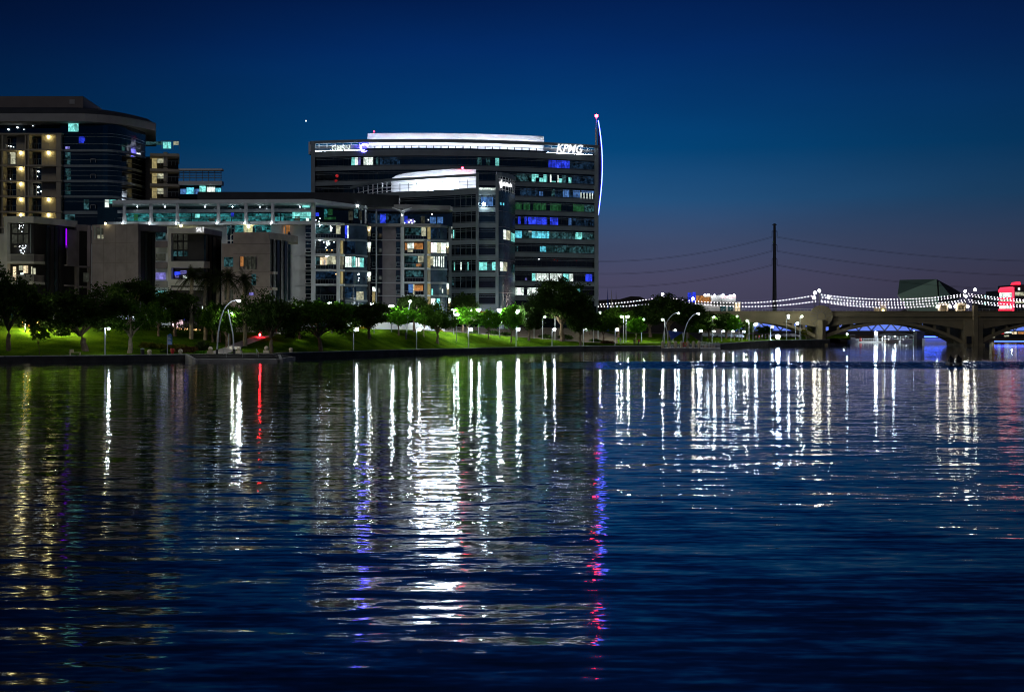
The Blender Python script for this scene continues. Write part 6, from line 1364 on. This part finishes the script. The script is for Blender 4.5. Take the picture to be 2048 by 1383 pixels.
# dense hedge line at the foot of the townhouses
mb = MB(); r = random.Random(9)
for i in range(5200):
    px = r.uniform(-20, 600); b = S_(px, lerp(BP, BT, px)+r.uniform(1.5, 4.0)); c = b + Vector((0, 0, r.uniform(0, 1.5+.35*math.sin(px*.07)))); u = rnd_unit(r); w_ = u.cross(rnd_unit(r)).normalized(); l = r.uniform(.14, .3); mb.add([c-u*l, c+w_*l*.5, c+u*l, c-w_*l*.5], [(0, 1, 2, 3)])
o = mb.top('hedge', 'leafd', 'long dark hedge between the lawn and the townhouses', 'hedge'); 

# ---------------------------------------------------------------- park furniture
mb = MB(); b = S_(150, 4.0); t = thing('park_bench', 'pale concrete bench on the lawn beside the big spreading tree', 'bench', b)
mb.box(b.x-.95, b.x+.95, b.y-.25, b.y+.25, b.z+.38, b.z+.48); mb.build('seat', 'ball', t)
mb = MB(); mb.box(b.x-.95, b.x-.3, b.y+.2, b.y+.3, b.z+.48, b.z+.95); mb.build('backrest', 'ball', t)
for s_ in (-.85, .75): mb = MB(); mb.box(b.x+s_, b.x+s_+.12, b.y-.22, b.y+.25, b.z-.05, b.z+.38); mb.build('leg', 'ball', t)
def ball(px, t_, label, ped=.0):
    b = S_(px, t_); t = thing('ball_bollard', label, 'bollard', b, 'stone ball bollards')
    mb = MB(); h = .18 + ped; w_ = .5 if ped else .3; mb.box(b.x-w_, b.x+w_, b.y-w_, b.y+w_, b.z-.05, b.z+h); mb.build('plinth', 'ball', t)
    mb = MB(); mb.sphere(b+Vector((0, 0, h+.36)), .4, 14, 10); mb.build('ball', 'ball', t)
for px, t_, pd, lb in ((299, .9, 0, 'stone ball on the wall left of the blue sign'), (361, .9, 0, 'stone ball at the left corner of the boat steps'), (421, 1.0, .35, 'stone ball on a plinth left of the bowed lamp'), (478, 1.0, .35, 'stone ball on a plinth right of the bowed lamp'), (533, 1.0, .35, 'stone ball on a plinth at the right end of the steps'), (582, .9, 0, 'stone ball on the wall right of the steps')): ball(px, t_, lb, pd)
b = S_(285, 3.2); t = thing('litter_bin', 'dark litter bin on the lawn left of the stone ball', 'bin', b)
mb = MB(); mb.lathe(b, [(.28, 0), (.34, .8)], 12); mb.build('body', 'black', t); mb = MB(); mb.lathe(b+Vector((0, 0, .95)), [(.38, 0), (.25, .1), (.05, .14)], 12); mb.build('lid', 'steel', t)
b = S_(341, 1.8); t = thing('sign_board', 'tall blue information sign with white lettering lines beside the red bin', 'sign', b)
mb = MB(); mb.box(b.x-.58, b.x-.46, b.y-.06, b.y+.06, b.z, b.z+3.3); mb.build('post', 'steel', t)
mb = MB(); mb.box(b.x-.45, b.x+.3, b.y-.05, b.y+.05, b.z+1.65, b.z+3.2); mb.tube([(b.x-.075, b.y-.05, b.z+3.12), (b.x-.075, b.y+.05, b.z+3.12)], .375, 20); mb.build('panel', 'bluep', t)
mb = MB()
for k in range(5):
    z = b.z+3.12-.23*k
    for q in range(4-(k % 2)): mb.box(b.x-.38+.14*q, b.x-.28+.14*q, b.y-.075, b.y-.06, z-.1, z)
mb.build('lettering_lines', 'white', t); mb = MB(); mb.box(b.x-.4, b.x+.25, b.y-.075, b.y-.06, b.z+1.72, b.z+2.05); mb.build('map_panel', surf('map_blue', (.3, .42, .75)), t)
b = S_(345, 1.4); t = thing('red_bin', 'red barrel shaped bin at the foot of the blue sign', 'bin', b)
mb = MB(); mb.lathe(b, [(.2, .12), (.32, .4), (.36, .9), (.3, 1.02)], 12); mb.build('body', 'redp', t); mb = MB(); mb.lathe(b, [(.12, 0), (.12, .13)], 8); mb.build('foot', 'black', t)
t = thing('slope_letters', 'white standing letters on the slope below the dark tree', 'sign', S_(848, 27)); b = S_(848, 27)
mb = MB(); mb.box(b.x-1.5, b.x+1.5, b.y-.05, b.y+.3, b.z-.2, b.z+.15); mb.build('base', 'concrete', t)
text_mesh('NICA', 1.15, 'L_sign' if False else 'w_white', t, b+Vector((0, -.1, .15)), (math.pi/2, 0, 0), .1, 'letters', .05, .78, .02)
t = thing('low_wall', 'long pale low terrace wall on the ridge behind the yellow shrubs', 'wall', S_(800, 33)); mb = MB()
mb.strip([(S_(p, lerp(BP, BT, p)+6).x, S_(p, lerp(BP, BT, p)+6).y) for p in range(690, 905, 20)], 4.0, 6.9, .3); mb.build('wall', 'stucco', t)
t = thing('low_wall', 'orange lit low wall at the back of the lawn near the left edge', 'wall', S_(62, 31)); b = S_(62, 31.5); mb = MB(); mb.box(b.x-1.6, b.x+1.5, b.y, b.y+.4, b.z-.6, b.z+.55); mb.build('wall', surf('ochre_wall', (.5, .3, .06)), t)
mb = MB(); mb.tube([(b.x-1.5, b.y-.3, b.z+.75), (b.x+1.4, b.y-.3, b.z+.75)], .04, 5); mb.build('strip_light', lamp('amber_strip', (1, .5, .1), 16), t)
# dock with domed bollards
dk0 = 352.0
t = thing('bollard_dock', 'low concrete dock in front of the bowed lamps', 'dock', (X(1380, 360), 360, 0))
mb = MB(); mb.prism([(X(1322, 352), 352), (X(1398, 358), 358), (X(1404, 376), 376), (X(1322, 380), 380)], -.6, .62); mb.build('deck', 'concrete', t)
mb = MB(); 
for px in range(1327, 1400, 6): p = P(px, 0, 366); mb.tube([(p.x, 366, .62), (p.x, 366, 1.65)], .035, 5)
for z in (1.0, 1.35, 1.65): mb.tube([(X(1327, 366), 366, z), (X(1399, 366), 366, z)], .03, 5)
mb.build('railing', 'steel', t)
for k, px in enumerate((1325.5, 1338, 1351, 1363, 1375.5, 1387, 1398)):
    b = Vector((X(px, 362), 362, .62)); t = thing('domed_bollard', f"{('first', 'second', 'third', 'fourth', 'fifth', 'sixth', 'seventh')[k]} cream domed bollard from the left on the dock", 'bollard', b, 'domed bollards on the dock')
    mb = MB(); mb.lathe(b, [(.36, 0), (.36, 1.15)], 14); mb.build('shaft', 'ball', t); mb = MB(); mb.lathe(b+Vector((0, 0, 1.15)), [(.47, 0), (.47, .12), (.42, .32), (.28, .5), (.05, .6)], 14); mb.build('dome', 'ball', t)
b = Vector((X(1369.5, 361), 361.2, 1.5)); mb = MB(); mb.tube([b+Vector((.42*math.cos(a), 0, .52*math.sin(a))) for a in [i*math.pi/8 for i in range(17)]], .13, 6); mb.tube([b-Vector((0, 0, .88)), b+Vector((0, 0, .5))], .05, 5)
mb.top('life_ring', 'redp', 'red life ring between the fourth and fifth domed bollards', 'life ring')
# gangway boat
c = Vector((X(1412, 372), 366, 0)); t = thing('gangway_boat', 'white railed pontoon boat moored at the right end of the dock', 'boat', c)
mb = MB(); mb.tube([(c.x-2.6, 364.6, .1), (c.x+2.0, 364.6, .1), (c.x+2.8, 364.6, .3)], [.35, .35, .1], 8); mb.tube([(c.x-2.6, 367.4, .1), (c.x+2.0, 367.4, .1), (c.x+2.8, 367.4, .3)], [.35, .35, .1], 8); mb.build('pontoon', 'steel', t)
mb = MB(); mb.box(c.x-2.7, c.x+2.6, 364.3, 367.7, .42, .58); mb.build('deck', 'white', t)
mb = MB()
for i in range(8): x = c.x-2.65+.74*i; mb.tube([(x, 364.4, .58), (x, 364.4, 1.75)], .05, 5); mb.tube([(x, 367.6, .58), (x, 367.6, 2.2)], .05, 5)
for z in (.95, 1.35, 1.75): mb.tube([(c.x-2.65, 364.4, z), (c.x+2.5, 364.4, z)], .055, 5)
mb.tube([(c.x-2.65, 367.6, 2.2), (c.x+2.5, 367.6, 1.6)], .06, 5); mb.build('railing', 'white', t)
mb = MB(); mb.box(c.x-1.4, c.x-.5, 365.5, 366.4, .58, 1.4); mb.box(c.x+.4, c.x+1.5, 365.4, 366.6, .58, 1.1); mb.build('seat', 'ball', t)
def sail(pts, mat, label):
    a, b, c_ = [P(px, py, d) for px, py, d in pts]; mb = MB(); N_ = 6; idx = {}
    for i in range(N_+1):
        for j in range(N_+1-i):
            u, v = i/N_, j/N_; p = a*(1-u-v)+b*u+c_*v; p.z -= 1.2*max(0.0, 27*u*v*(1-u-v))**.8*.5; idx[i, j] = len(mb.v); mb.v.append(p)
    for i in range(N_):
        for j in range(N_-i):
            mb.f.append((idx[i, j], idx[i+1, j], idx[i, j+1])); mb.mi.append(0)
            if i+j < N_-1: mb.f.append((idx[i+1, j], idx[i+1, j+1], idx[i, j+1])); mb.mi.append(0)
    bb = (a+b+c_)/3; t = thing('shade_sail', label, 'shade sail', (bb.x, bb.y, ground(bb.x, bb.y)), 'shade sails'); mb.build('fabric', mat, t)
    for p in (a, b, c_): m2 = MB(); m2.tube([(p.x, p.y, ground(p.x, p.y)-.2), p], .08, 6); m2.build('mast', 'steel', t)
sail([(1336, 661, 392), (1366, 664, 398), (1342, 680, 390)], 'bluesail', 'blue triangular shade sail behind the dock bollards'); sail([(1374, 664, 396), (1404, 666, 398), (1403, 684, 392)], 'teek', 'black triangular shade sail behind the gangway boat')
# parked cars
def car_meshes():
    mb = MB(); prof = [(-2.2, .35), (-2.25, .75), (-1.9, .95), (-1.3, 1.0), (-.7, 1.42), (.7, 1.45), (1.4, 1.02), (2.1, .9), (2.25, .6), (2.2, .35)]
    n = len(prof); vs = [(x, -.85 if z < 1.1 else -.68, z) for x, z in prof] + [(x, .85 if z < 1.1 else .68, z) for x, z in prof]
    mb.add(vs, [tuple(range(n)), tuple(range(n, 2*n))[::-1]] + [(i, n+i, n+(i+1) % n, (i+1) % n) for i in range(n)]); body = mb.mesh('body', 'cartop')
    mb = MB(); mb.prism([(-.62, -.86), (.66, -.86), (.66, -.84), (-.62, -.84)], 1.0, 1.02); w_ = MB()
    w_.add([(-1.15, -.80, 1.04), (1.25, -.80, 1.04), (.65, -.715, 1.38), (-.65, -.715, 1.38)], [(0, 1, 2, 3)]); win = w_.mesh('side_window', 'glass')
    wh = MB(); wh.tube([(0, -.09, 0), (0, .09, 0)], .33, 12); wl = wh.mesh('wheel', 'rubber')
    hl = MB(); hl.sphere((0, 0, 0), .11, 6, 4); return body, win, wl, hl.mesh('headlight', 'L_dot')
CB, CW_, CWH, CHL = car_meshes()
for k, (px, d, ry) in enumerate(((1412, 452, .1), (1424, 454, .2), (1437, 456, 0), (1449, 454, .3), (1461, 456, -.1), (1473, 458, .2), (1552, 500, 0.1), (1572, 500, .1), (1585, 502, -.1))):
    b = G(px, d); t = thing('parked_car', f"{('first', 'second', 'third', 'fourth', 'fifth', 'sixth', 'seventh', 'eighth', 'ninth')[k]} parked pale car from the left {'behind the lawn lamps' if k < 6 else 'under the left bridge span'}", 'car', b, 'parked cars'); t.rotation_euler = (0, 0, ry)
    for nm, me, lc in [('body', CB, (0, 0, 0)), ('side_window', CW_, (0, 0, 0))] + [('wheel', CWH, (sx, sy, .33)) for sx in (-1.4, 1.4) for sy in (-.8, .8)] + [('headlight', CHL, (2.2, sy, .7)) for sy in (-.6, .6)]:
        o = bpy.data.objects.new(nm, me); COL.objects.link(o); o.parent = t; o.location = lc

# ---------------------------------------------------------------- people
def person_mesh(pose, cols):
    """one continuous skinned body; cols = skin, top, trousers, hair materials"""
    V = [(0, 0, .94)]; E = []; Rd = [.15]
    def ad(p, r_, par): V.append(p); Rd.append(r_); E.append((par, len(V)-1)); return len(V)-1
    ch = ad((0, 0, 1.18), .145, 0); sh = ad((0, .01, 1.40), .15, ch); nk = ad((0, 0, 1.52), .06, sh); hd = ad((0, -.02, 1.62), .095, nk); cr = ad((0, -.01, 1.73), .085, hd); ad((0, -.115, 1.63), .02, hd)
    for s_ in (-1, 1):
        ad((s_*.095, 0, 1.63), .018, hd)
        if pose == 'sit':
            hp = ad((s_*.11, -.05, .9), .12, 0); kn = ad((s_*.13, -.5, .98), .075, hp); an = ad((s_*.13, -.78, .62), .05, kn); ad((s_*.13, -.98, .66), .042, an)
        else:
            st = .24*s_ if pose == 'walk' else .03*s_; hp = ad((s_*.10, 0, .86), .115, 0); kn = ad((s_*.105, -.05-st*.5, .49), .07, hp); an = ad((s_*.105, -st, .09), .048, kn); ad((s_*.115, -st-.17, .04), .04, an)
        sw = (-.2*s_ if pose == 'walk' else .04)
        so = ad((s_*.2, .01, 1.38), .075, sh); el = ad((s_*.25, .03+sw*.4, 1.11), .048, so) 
        if pose in ('sit', 'ride'): wr = ad((s_*.22, -.28, 1.06), .034, el); d_ = Vector((0, -1, -.1))
        else: wr = ad((s_*.25, -.06+sw, .87), .034, el); d_ = Vector((0, -.15, -1))
        pm = ad(tuple(Vector(V[wr])+d_*.07), .032, wr)
        for k, L_ in enumerate((.075, .09, .085, .065)):
            o = Vector((0, (k-1.5)*.019, 0)) if pose not in ('sit', 'ride') else Vector(((k-1.5)*.019, 0, 0)); f1 = ad(tuple(Vector(V[pm])+o+d_*.04), .01, pm); ad(tuple(Vector(V[f1])+d_*L_*.6+Vector((-s_*.012, 0, 0))), .008, f1)
        ad(tuple(Vector(V[pm])+Vector((-s_*.02, -.045, .0))+d_*.02), .011, pm)
    me = bpy.data.meshes.new('person'); me.from_pydata(V, E, []); ob = bpy.data.objects.new('person', me); COL.objects.link(ob)
    md = ob.modifiers.new('skin', 'SKIN'); md.branch_smoothing = .4
    for i, sv in enumerate(me.skin_vertices[0].data): sv.radius = (Rd[i], Rd[i]*(.72 if i in (0, ch, sh) else 1)); sv.use_root = (i == 0)
    ob.modifiers.new('sub', 'SUBSURF').levels = 1; bpy.context.view_layer.update()
    m2 = bpy.data.meshes.new_from_object(ob.evaluated_get(bpy.context.evaluated_depsgraph_get())); bpy.data.objects.remove(ob); m2.name = 'person'
    m2.materials.clear()
    for c in cols: m2.materials.append(M[c])
    for p in m2.polygons:
        c = p.center; arm = abs(c.x) > .17 and pose != 'sit'
        if c.z > 1.66 or (c.z > 1.58 and c.y > .02): k = 3
        elif c.z > 1.48: k = 0
        elif arm and c.z < .98 and pose != 'ride': k = 0
        elif c.z > .95 or (pose == 'sit' and c.z > 1.02): k = 1
        else: k = 2
        p.material_index = k; p.use_smooth = True
    return m2
PM = dict(w=person_mesh('walk', ('skin', 'tee', 'denim', 'hair')), r=person_mesh('walk', ('skin', 'teer', 'denim', 'hair')), k=person_mesh('stand', ('skin', 'teek', 'denim', 'hair')), s=person_mesh('stand', ('skin', 'tee', 'tee', 'hair')), b=person_mesh('ride', ('skin', 'teek', 'denim', 'hair')), q=person_mesh('sit', ('teek', 'teek', 'teek', 'hair')))
def person(k, loc, rz, label, sc=1.0):
    o = bpy.data.objects.new('person', PM[k]); COL.objects.link(o); o.location = loc; o.rotation_euler = (0, 0, rz); o.scale = (sc, sc, sc); return tag(o, label, 'person', 'people by the lake')
e = S_(521, 24.5)
t = thing('scooter', 'electric scooter with a glowing red tail light on the paved path', 'scooter', e)
mb = MB(); mb.box(e.x-.09, e.x+.09, e.y-.4, e.y+.4, e.z+.2, e.z+.26); mb.build('deck', 'black', t)
for dy in (-.5, .5): mb = MB(); mb.tube([(e.x-.03, e.y+dy, e.z+.16), (e.x+.03, e.y+dy, e.z+.16)], .13, 12); mb.build('wheel', 'rubber', t)
mb = MB(); mb.tube([(e.x, e.y+.45, e.z+.22), (e.x, e.y+.3, e.z+1.15)], .03, 6); mb.tube([(e.x-.27, e.y+.3, e.z+1.15), (e.x+.27, e.y+.3, e.z+1.15)], .02, 6); mb.build('handlebar', 'steel', t)
mb = MB(); mb.sphere((e.x, e.y-.62, e.z+.45), .2, 8, 6); mb.build('tail_light', lamp('tail_light', (1, .02, .03), 130), t)
person('b', e+Vector((0, 0, .26)), math.pi, 'person in black riding the scooter with the red tail light')
person('w', S_(541, 27), .6, 'person in a white shirt walking under the dense dark tree'); person('r', S_(552, 27.5), -.5, 'person in a red jacket walking beside the one in white under the dark tree')
person('s', S_(748, 30), 1.4, 'person all in white on the ridge by the yellow shrubs'); person('s', S_(1241, 9), .3, 'person all in white on the promenade left of the red jacket walker', 1.12); person('r', S_(1277.5, 5), 2.8, 'person in a red jacket standing by the wall near the bright green tree', 1.05)
person('k', S_(1268, 6), .2, 'person in black beside the red jacket walker near the wall'); person('k', S_(1602, 4), 1.0, 'person in black on the quay under the bridge'); person('w', S_(1598, 6), 2.0, 'person in a white shirt on the quay under the bridge')
for k, px in enumerate((1512, 1518, 1524, 1531, 1538)): person('wrwks'[k], S_(px, 8+2*k), .9*k, ('leftmost of five people gathered on the quay', 'second from left of five people on the quay', 'middle one of five people gathered on the quay', 'fourth from left of five people on the quay', 'rightmost of five people on the quay, nearest the floodlight')[k])
# pedal boat with two people
c = Vector((X(1908, 214), 214, 0)); t = thing('pedal_boat', 'small black pedal boat carrying two people on the lake', 'boat', c)
mb = MB()
for s_ in (-.72, .72): mb.tube([c+Vector((s_, -1.5, .22)), c+Vector((s_, -1.1, .12)), c+Vector((s_, 1.0, .12)), c+Vector((s_, 1.5, .25))], [.1, .3, .3, .12], 10)
mb.build('float', 'black', t)
mb = MB(); mb.box(c.x-1.0, c.x+1.0, c.y-1.0, c.y+.9, .36, .5); mb.build('deck', 'black', t)
for s_ in (-.55, .55):
    mb = MB(); mb.box(c.x+s_-.38, c.x+s_+.38, c.y-.75, c.y-.62, .5, 1.15); mb.box(c.x+s_-.38, c.x+s_+.38, c.y-.62, c.y-.1, .5, .62); mb.build('seat', 'black', t)
person('q', c+Vector((-.6, -.36, -.12)), math.pi, 'left person in dark clothes seated in the pedal boat'); person('q', c+Vector((.56, -.36, -.1)), math.pi, 'right person in dark clothes seated in the pedal boat')

# ---------------------------------------------------------------- sub-parts: fittings go under the part that carries them
def mid(o):
    vs = o.data.vertices; n = len(vs); c = Vector()
    for v in vs: c += v.co
    return c/n + Vector(o.location)
RULES = (('railing', ('balcony_slab',)), ('window_frame', ('window', 'wall')), ('balcony_door', ('balcony_wall',)), ('wall_lamp', ('balcony_wall', 'lit_pier', 'wall')), ('window_fin', ('window',)), ('screen_joint', ('roof_screen',)),
         ('hood', ('post',)), ('sleeve', ('post',)), ('lamp_head', ('arm', 'hood')), ('cap', ('lamp_head',)), ('uplight', ('column', 'canopy_wing')), ('lettering_lines', ('panel',)), ('map_panel', ('panel',)), ('emblem_rays', ('sun_emblem',)), ('beacon', ('mast',)), ('wall_lantern', ('lit_pier', 'pier')), ('cross_arm', ('pole',)), ('insulator', ('pole',)), ('balcony_light', ('balcony_slab',)))
for root in [o for o in bpy.data.objects if o.parent is None and o.type == 'EMPTY']:
    kids = [c for c in root.children if c.type == 'MESH']; by = {}
    for c in kids: by.setdefault(c.name.split('.')[0], []).append(c)
    moved = set()
    for nm, hosts in RULES:
        cand = [h for hn in hosts for h in by.get(hn, []) if h.name not in moved]
        if not cand: continue
        for c in by.get(nm, []):
            if c.children: continue
            m_ = mid(c); h = min(cand, key=lambda q: (mid(q)-m_).length)
            if h.parent is root: 
                c.location = Vector(c.location) - Vector(h.location); c.parent = h; moved.add(c.name)
